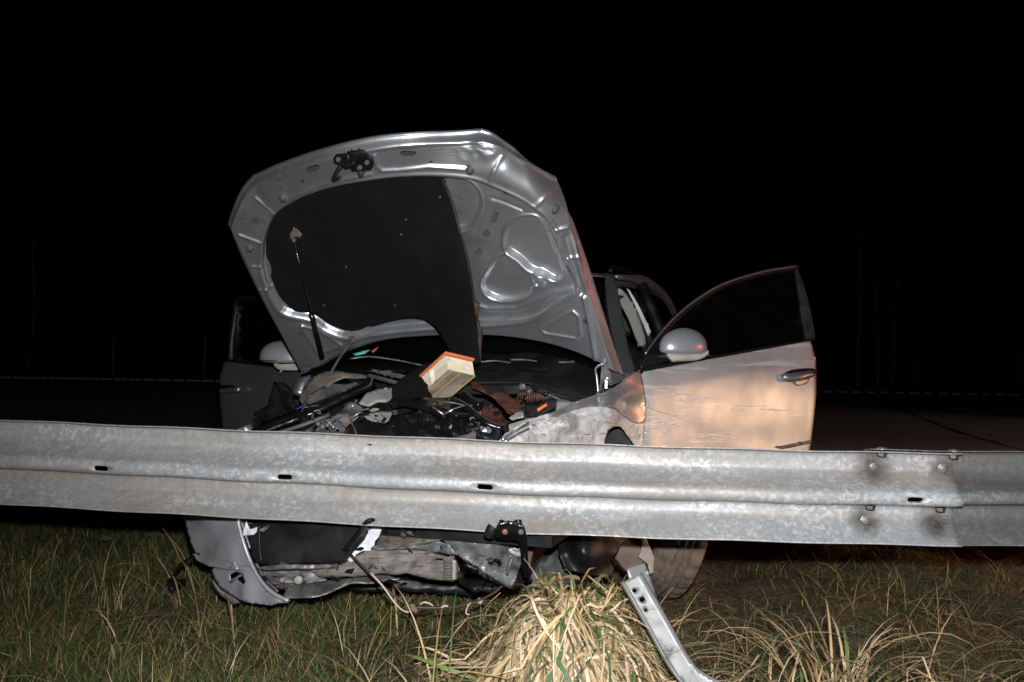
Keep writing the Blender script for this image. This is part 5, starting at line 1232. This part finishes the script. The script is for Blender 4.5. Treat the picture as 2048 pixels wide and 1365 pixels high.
plate("crushed_shell", [(752, 1044), (820, 1042), (900, 1050), (906, 1062), (884, 1078), (860, 1090), (826, 1094), (780, 1100), (742, 1100), (755, 1080), (762, 1064)], [(752, 1044, 3.64), (906, 1062, 3.56), (742, 1100, 3.60), (826, 1094, 3.57)], M_beam, CAR, .004, 4.5, deform=lambda P, x, y: crumple(.018, 16, 3.3)(P, x, y) + np.c_[np.zeros(len(P)), .012 * np.sin((y + (x - 750) * .12) / 5.5), np.zeros(len(P))])
plate("crushed_shell", [(740, 1100), (800, 1096), (850, 1092), (872, 1084), (900, 1092), (914, 1112), (880, 1108), (820, 1100), (760, 1104)], [(740, 1100, 3.59), (914, 1112, 3.54), (850, 1092, 3.55)], M_dark_metal, CAR, .004, 4, deform=crumple(.008, 16, 1.6))
cb = plate("crash_box", [(872, 1050), (905, 1054), (930, 1064), (960, 1078), (1000, 1092), (1022, 1096), (1047, 1104), (1044, 1120), (1036, 1146), (1030, 1164), (1022, 1176), (1004, 1168), (970, 1148), (940, 1130), (915, 1112), (894, 1090), (880, 1076)], [(872, 1050, 3.60), (1047, 1104, 3.46), (1022, 1176, 3.47), (915, 1112, 3.52), (960, 1078, 3.56)], M_dark_metal, CAR, .006, 4, deform=lambda P, x, y: crumple(.014, 13, 5.8)(P, x, y) * (1 - .7 * smoothstep(960, 1000, x))[:, None], holes=[spline([(984, 1124), (990, 1119), (1000, 1124), (1002, 1132), (994, 1135), (986, 1131)], 3, True)], label="charred crash box with a square hole")
tube("pressed_rib", [at(1014, 1150, 3.458), at(1019, 1132, 3.456), at(1023, 1118, 3.455)], .006, M_grey_metal, cb, 8)
plate("flange", [(1016, 1098), (1030, 1096), (1047, 1104), (1044, 1118), (1030, 1114), (1018, 1108)], 3.445, M_dark_metal, cb, .006, 4, deform=crumple(.004, 30, 2))
plate("underside", [(930, 1126), (1022, 1176), (1024, 1180), (1012, 1176), (960, 1152), (925, 1132)], [(930, 1126, 3.54), (1022, 1176, 3.50), (960, 1152, 3.54)], M_black, cb, .05, 5)
tb = plate("tow_bracket", [(990, 1062), (996, 1050), (1010, 1045), (1030, 1046), (1038, 1050), (1048, 1056), (1054, 1080), (1056, 1120), (1058, 1150), (1050, 1160), (1042, 1120), (1040, 1090), (1030, 1082), (1004, 1080), (990, 1076)], [(990, 1062, 3.30), (1054, 1080, 3.31), (1058, 1150, 3.42), (1020, 1048, 3.29)], M_gloss, CAR, .008, 4, curve=2, deform=lambda P, x, y: np.c_[np.zeros(len(P)), -.014 * np.exp(-((x - 1018) / 22) ** 2 - ((y - 1064) / 14) ** 2), np.zeros(len(P))])
lathe("bolt", at(1010, 1064, 3.272), (0, -1, .1), [(.012, 0), (.012, .010), (.008, .013)], M_rust, tb, 6, smooth=False)
lathe("bolt", at(1042, 1064, 3.285), (0, -1, .1), [(.010, 0), (.010, .010), (.006, .013)], M_mud, tb, 6, smooth=False)
tube("stud", [at(1040, 1064, 3.31), at(1037, 1050, 3.30), at(1036, 1040, 3.30)], .013, M_gloss, tb, 10)
tube("stud", [at(978, 1072, 3.32), at(982, 1060, 3.31), at(986, 1054, 3.31)], .018, M_black, tb, 10)
tube("stud", [at(1000, 1052, 3.31), at(1004, 1043, 3.30)], .009, M_black, tb, 8)
plate("subframe", [(915, 1160), (980, 1160), (1040, 1150), (1066, 1138), (1060, 1160), (1020, 1178), (950, 1182)], [(915, 1160, 3.74), (1066, 1138, 3.80), (950, 1182, 3.70)], M_black, CAR, .03, 5, deform=crumple(.01, 14, 3.7))
#tube("subframe", [at(920, 1165, 3.72), at(980, 1172, 3.70), at(1040, 1158, 3.72), at(1066, 1145, 3.78)], .035, M_black, CAR, 12)
plate("under_tray", [(566, 1200), (572, 1180), (600, 1170), (640, 1160), (690, 1160), (770, 1150), (800, 1158), (760, 1168), (700, 1170), (665, 1186), (640, 1194), (590, 1200)], [(566, 1200, 3.60), (640, 1194, 3.56), (800, 1158, 3.64), (640, 1160, 3.66)], M_grey_metal, CAR, .004, 4.5, deform=crumple(.014, 12, 7.7))
plate("lower_grille", [(520, 1145), (560, 1142), (640, 1140), (640, 1165), (590, 1178), (560, 1182), (540, 1170)], [(520, 1145, 3.68), (640, 1140, 3.66), (560, 1182, 3.66)], M_dust, CAR, .01, 5, deform=crumple(.01, 14, 3.2))
tube("air_pipe", [at(562, 1160, 3.64), at(580, 1161, 3.63), at(600, 1158, 3.62)], .012, M_pale, CAR, 10)
lathe("pipe_cap", at(598, 1159, 3.60), (0, -1, 0), [(.016, 0), (.016, .014), (.010, .016)], M_pale, CAR, 14)
plate("bracket", [(600, 1146), (625, 1142), (655, 1162), (640, 1166), (610, 1168)], [(600, 1146, 3.62), (655, 1162, 3.60), (610, 1168, 3.60)], M_grey_metal, CAR, .004, 4, deform=crumple(.006, 20, 8))
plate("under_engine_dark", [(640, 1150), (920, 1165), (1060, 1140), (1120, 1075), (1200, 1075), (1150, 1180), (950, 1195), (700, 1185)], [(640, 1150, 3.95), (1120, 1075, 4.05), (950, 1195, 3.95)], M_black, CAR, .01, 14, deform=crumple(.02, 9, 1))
# torn plastic and metal rags along the nose  (nose_splinter)
for k in range(150):
    x = br_.uniform(500, 1060); y = br_.choice([br_.uniform(1054, 1072), br_.uniform(1126, 1172), br_.uniform(1092, 1120)])
    if x < 700 and 1060 < y < 1125: continue
    n = br_.randint(4, 7); r0 = br_.uniform(5, 17); st = br_.uniform(.2, .6); rot = br_.uniform(-.6, .9); pts = []
    for q in range(n):
        a = 2 * math.pi * (q + br_.uniform(-.35, .35)) / n; rr = r0 * br_.uniform(.4, 1)
        u_, v_ = rr * math.cos(a), rr * st * math.sin(a); pts.append((x + u_ * math.cos(rot) - v_ * math.sin(rot), y + u_ * math.sin(rot) + v_ * math.cos(rot)))
    A_ = abs((pts[1][0] - pts[0][0]) * (pts[2][1] - pts[0][1]) - (pts[2][0] - pts[0][0]) * (pts[1][1] - pts[0][1]))
    if A_ < 20: continue
    base = (3.545 if x > 690 else 3.60) - .08 * max(0, (x - 900) / 150)
    plate("torn_shard", pts, [(p[0], p[1], base + br_.uniform(-.03, .05)) for p in pts[:3]], br_.choice([M_black, M_dust, M_black, M_gloss, M_grey_metal, M_dark_metal, M_mud, M_beam]), CAR, br_.uniform(.002, .005), 5, smooth=False, deform=crumple(.004, 30, k))

# wheel arch liner hanging by the driver's wheel
plate("torn_arch_liner", [(1116, 1070), (1180, 1070), (1256, 1070), (1254, 1080), (1242, 1090), (1234, 1108), (1222, 1118), (1220, 1126), (1226, 1140), (1224, 1152), (1212, 1156), (1180, 1154), (1130, 1140), (1118, 1110)], [(1116, 1070, 3.80), (1256, 1070, 3.92), (1224, 1152, 3.84), (1130, 1140, 3.74), (1180, 1100, 3.70)], M_black, CAR, .004, 5, deform=crumple(.006, 7, 4.9))
tube("link_rod", [at(1052, 1140, 3.8), at(1062, 1100, 3.82), at(1068, 1068, 3.84)], .012, M_mud, CAR, 8)

# driver's front wheel, knocked out of line
wheel = link(bpy.data.objects.new("wheel", None), at(1345, 1030, 4.34), CAR)
wc = np.array(at(1334, 1040, 4.36)); wc[2] = .318
axis = Vector((.965, .10, -.24)).normalized()
TP = [(.205, -.085), (.235, -.098), (.270, -.104), (.296, -.098), (.308, -.086), (.315, -.060), (.318, -.030), (.319, 0), (.318, .030), (.315, .060), (.308, .086), (.296, .098), (.270, .104), (.235, .098), (.205, .085)]
def tyre_mesh():
    seg = 150; a = np.array(axis); ref = np.array([0, 0, 1.0]); uu = np.cross(a, ref); uu /= np.linalg.norm(uu); ww = np.cross(a, uu)
    prof = spline(TP, 4); V = []
    for i in range(seg):
        t = 2 * math.pi * i / seg
        for j, (r, hh) in enumerate(prof):
            groove = 0.0
            if r > .300:
                for g in (-.045, -.014, .016, .047):
                    groove = max(groove, math.exp(-((hh - g) / .0045) ** 2))
                if abs(hh) > .052: groove = max(groove, 1.0 if i % 5 == 0 else 0)
                elif i % 6 == (2 if hh > 0 else 4) and abs(abs(hh) - .03) < .016: groove = max(groove, .6)
            rr_ = r - .012 * groove
            V.append(wc + a * hh + (uu * math.cos(t) + ww * math.sin(t)) * rr_)
    n = len(prof); fc = []
    for i in range(seg):
        for j in range(n - 1):
            k = (i + 1) % seg; fc.append((i * n + j, i * n + j + 1, k * n + j + 1, k * n + j))
    return V, fc
V, fc = tyre_mesh(); mesh_obj("tyre", V, fc, M_rubber, wheel, True)
lathe("rim", Vector(wc) - axis * .09, axis, [(.03, 0), (.06, .01), (.12, .03), (.18, .012), (.205, .0), (.212, .005), (.205, .02), (.19, .09), (.205, .17), (.212, .178), (.19, .176), (.10, .13), (.03, .14)], M_mud, wheel, 40)
for k in range(5):
    t = 2 * math.pi * k / 5; a_ = axis; uu = a_.cross(UP).normalized(); ww = a_.cross(uu)
    d = uu * math.cos(t) + ww * math.sin(t)
    tube("spoke", [Vector(wc) + axis * .06 + d * .03, Vector(wc) + axis * .075 + d * .11, Vector(wc) + axis * .07 + d * .20], .022, M_grey_metal, wheel, 8, squash=.5)
plate("suspension_arm", [(1228, 1090), (1250, 1074), (1290, 1074), (1296, 1100), (1288, 1122), (1282, 1146), (1262, 1150), (1244, 1134), (1232, 1118)], [(1228, 1090, 4.02), (1290, 1074, 4.06), (1262, 1150, 4.0)], M_mud, CAR, .03, 5, deform=crumple(.010, 12, 3))
plate("torn_splash_strip", [(1284, 1076), (1292, 1078), (1302, 1100), (1308, 1118), (1306, 1146), (1300, 1150), (1296, 1130), (1278, 1116), (1284, 1098)], [(1284, 1076, 3.98), (1306, 1146, 3.97), (1278, 1116, 3.95)], M_pale, CAR, .004, 4, deform=crumple(.006, 18, 2.9))
lathe("drop_link_nut", at(1086, 1076, 3.72), (0, -1, 0), [(.014, 0), (.014, .012), (.008, .02)], M_dust, CAR, 6, smooth=False)
plate("lamp_shard", [(1080, 1082), (1086, 1078), (1094, 1086), (1090, 1090)], 3.70, M_chrome, CAR, .003, 3)

# wires trailing from the nose onto the grass
tube("loom", [at(702, 1110, 3.50), at(730, 1138, 3.46), at(765, 1172, 3.42), at(800, 1200, 3.40), at(828, 1214, 3.40), at(870, 1216, 3.40), at(910, 1214, 3.42), at(950, 1204, 3.46), at(985, 1188, 3.50), at(1005, 1172, 3.52)], .0045, M_wire_dark, CAR, 7, 6)
tube("wire", [at(741, 1146, 3.44), at(765, 1172, 3.41), at(785, 1200, 3.38), at(800, 1217, 3.36), at(812, 1224, 3.34), at(822, 1224, 3.33)], .0032, M_wire, CAR, 7, 6)
tube("wire", [at(840, 1209, 3.38), at(848, 1205, 3.37), at(858, 1207, 3.37), at(866, 1212, 3.38)], .0030, M_wire, CAR, 6, 5)
tube("wire", [at(942, 1206, 3.43), at(936, 1212, 3.42), at(932, 1226, 3.40), at(938, 1230, 3.39)], .0028, M_wire, CAR, 6, 5)
tube("wire", [at(882, 1216, 3.38), at(890, 1212, 3.38), at(896, 1213, 3.38)], .0030, M_wire, CAR, 6)
plate("plug", [(820, 1210), (826, 1208), (836, 1222), (832, 1228), (822, 1222)], 3.36, M_mud, CAR, .014, 3)

# ------------------------------------------------------------------ air filter lying loose on the engine
C0 = np.array(at(897, 741, 3.74)); sc_ = 3.74 / 3.9
e1 = np.array((-.012, .0343, .058)) * sc_; e2 = np.array((.10, .073, -.022)) * sc_; e3 = np.array((-.127, .137, -.112)) * sc_
def ortho(a, b, c):
    a1 = a / np.linalg.norm(a); b = b - a1 * np.dot(a1, b); b1 = b / np.linalg.norm(b); c1 = np.cross(a1, b1); c1 *= np.sign(np.dot(c1, c)); return a1, b1, c1
n1, n2, n3 = ortho(e1, e2, e3); L1, L2, L3 = .072, np.linalg.norm(e2), np.linalg.norm(e3)
def fp(a, b, c): return C0 + n1 * a + n2 * b + n3 * c
M_paper = mat("filter_paper", (.66, .61, .48), .85, var=(9, (.56, .48, .33), .45, .65), var2=(22, (.13, .10, .075), .58, .74), bump=(60, .2, .003), spec=.15)
M_card = mat("dirty_card", (.40, .35, .27), .8, var=(10, (.20, .17, .13), .42, .62), var2=(26, (.09, .075, .06), .60, .74))
M_yellow = mat("yellow_glue", (.52, .31, .06), .6)
filt = thing("air_filter", fp(L1 / 2, L2 / 2, L3), "soiled cream air filter with orange rim lying on the smashed engine", "air filter")
npl = 17; V = []; fc = []
for k in range(npl * 2 + 1):
    b = L2 * k / (npl * 2); ins = .0035 if k % 2 else 0
    for a, c in ((.002, ins), (L1 - .008, ins), (L1 - .008, L3 - ins), (.002, L3 - ins)): V.append(fp(a, b, c))
for k in range(npl * 2):
    o = 4 * k
    for j in range(4): fc.append((o + j, o + (j + 1) % 4, o + 4 + (j + 1) % 4, o + 4 + j))
fc += [(0, 1, 2, 3), tuple(4 * npl * 2 + j for j in (3, 2, 1, 0))]
mesh_obj("pleated_paper", V, fc, M_paper, filt, False)
for k in range(26):                                                    # pleats on the long side
    c = L3 * (k + .5) / 26
    obox("pleat", fp(L1 * .47, -.0012, c), n1 * (L1 * .44), n2 * .0022, n3 * .0024, M_paper, filt)
obox("end_card", fp(-.001, L2 / 2, L3 / 2), n1 * .002, n2 * (L2 / 2 + .002), n3 * (L3 / 2 + .003), M_card, filt)
for b in (.012, L2 * .42, L2 * .97): obox("glue_bead", fp(-.004, b, L3 / 2), n1 * .0016, n2 * .0022, n3 * (L3 / 2 + .002), M_yellow, filt, .001)
rim_pts = [(-.008, -.008), (L2 + .008, -.008), (L2 + .008, L3 + .008), (-.008, L3 + .008)]
V = []; fc = []
for b, c in rim_pts:
    for a in (L1 - .004, L1 + .007): V.append(fp(a, b, c))
for b, c in [(.012, .012), (L2 - .012, .012), (L2 - .012, L3 - .012), (.012, L3 - .012)]:
    for a in (L1 - .004, L1 + .007): V.append(fp(a, b, c))
for k in range(4):
    j = (k + 1) % 4
    fc += [(2 * k, 2 * j, 2 * j + 1, 2 * k + 1), (8 + 2 * k, 8 + 2 * k + 1, 8 + 2 * j + 1, 8 + 2 * j), (2 * k + 1, 2 * j + 1, 8 + 2 * j + 1, 8 + 2 * k + 1), (2 * k, 8 + 2 * k, 8 + 2 * j, 2 * j)]
bevel(mesh_obj("rubber_rim", V, fc, M_orange, filt, False), .003)
plate("torn_corner", [(857, 742), (868, 737), (870, 760), (864, 770), (860, 758)], [(857, 742, 3.80), (868, 737, 3.80), (864, 770, 3.78)], M_paper, filt, .003, 4)

# ------------------------------------------------------------------ small litter
def shard(name, px, py, pts, mt, lab, cat, th=.004, tilt=.4, z=.02):
    yh = 715 + .0175 * (px - 1024); Y = (H - z) * F / (py - yh); c = at(px, py, Y)
    V = []
    for q in (0, th):
        for a, b in pts: V.append(c + Vector((a, b * .6, b * tilt + q)))
    n = len(pts); fc = [tuple(reversed(range(n))), tuple(range(n, 2 * n))] + [(i, (i + 1) % n, n + (i + 1) % n, n + i) for i in range(n)]
    o = mesh_obj(name, V, fc, mt, None, False); return tag(o, lab, cat)
shard("glass_shard", 960, 1203, [(-.010, -.006), (.004, -.011), (.011, .0), (.006, .010), (-.006, .008)], mat("clear_glass", (.75, .76, .82), .08, .3), "bright chip of lamp glass beside the trailing wires", "glass shard", .008, 1.0, .03)
shard("broken_clip", 1088, 1136, [(-.016, -.008), (.002, -.012), (.004, .006), (-.012, .010)], mat("orange_clip", (.85, .16, .02), .4), "small orange clip lying behind the straw tussock", "clip", .012, .8, .05)
shard("broken_clip", 1097, 1141, [(-.008, -.010), (.014, -.008), (.012, .008), (-.006, .008)], mat("magenta_clip", (.55, .02, .42), .4), "small magenta clip behind the straw tussock", "clip", .012, .8, .05)
shard("paper_scrap", 210, 1078, [(-.03, -.02), (.01, -.03), (.035, 0), (.005, .025), (-.02, .015)], M_dust, "crumpled pale scrap in the grass at far left", "litter", .004, .3, .03)
shard("paper_scrap", 308, 1070, [(-.03, -.015), (.02, -.025), (.04, .01), (-.01, .025)], M_dust, "crumpled pale scrap in the grass left of the bumper", "litter", .004, .3, .03)
st_ = thing("broken_bracket", at(356, 1166, 3.72), "black plastic bracket on a cable lying in the grass left of the bumper", "bracket")
yb = H * F / (1168 - 703)
tube("cable", [at(402, 1106, yb - .5), at(382, 1116, yb - .42), at(362, 1130, yb - .3), at(350, 1146, yb - .2), at(344, 1160, yb - .12)], .008, M_gloss, st_, 8)
plate("bracket", [(334, 1160), (346, 1154), (358, 1160), (374, 1157), (372, 1166), (354, 1172), (344, 1178), (336, 1174)], [(334, 1160, yb - .16), (374, 1160, yb - .12), (344, 1178, yb - .22)], M_black, st_, .02, 4)
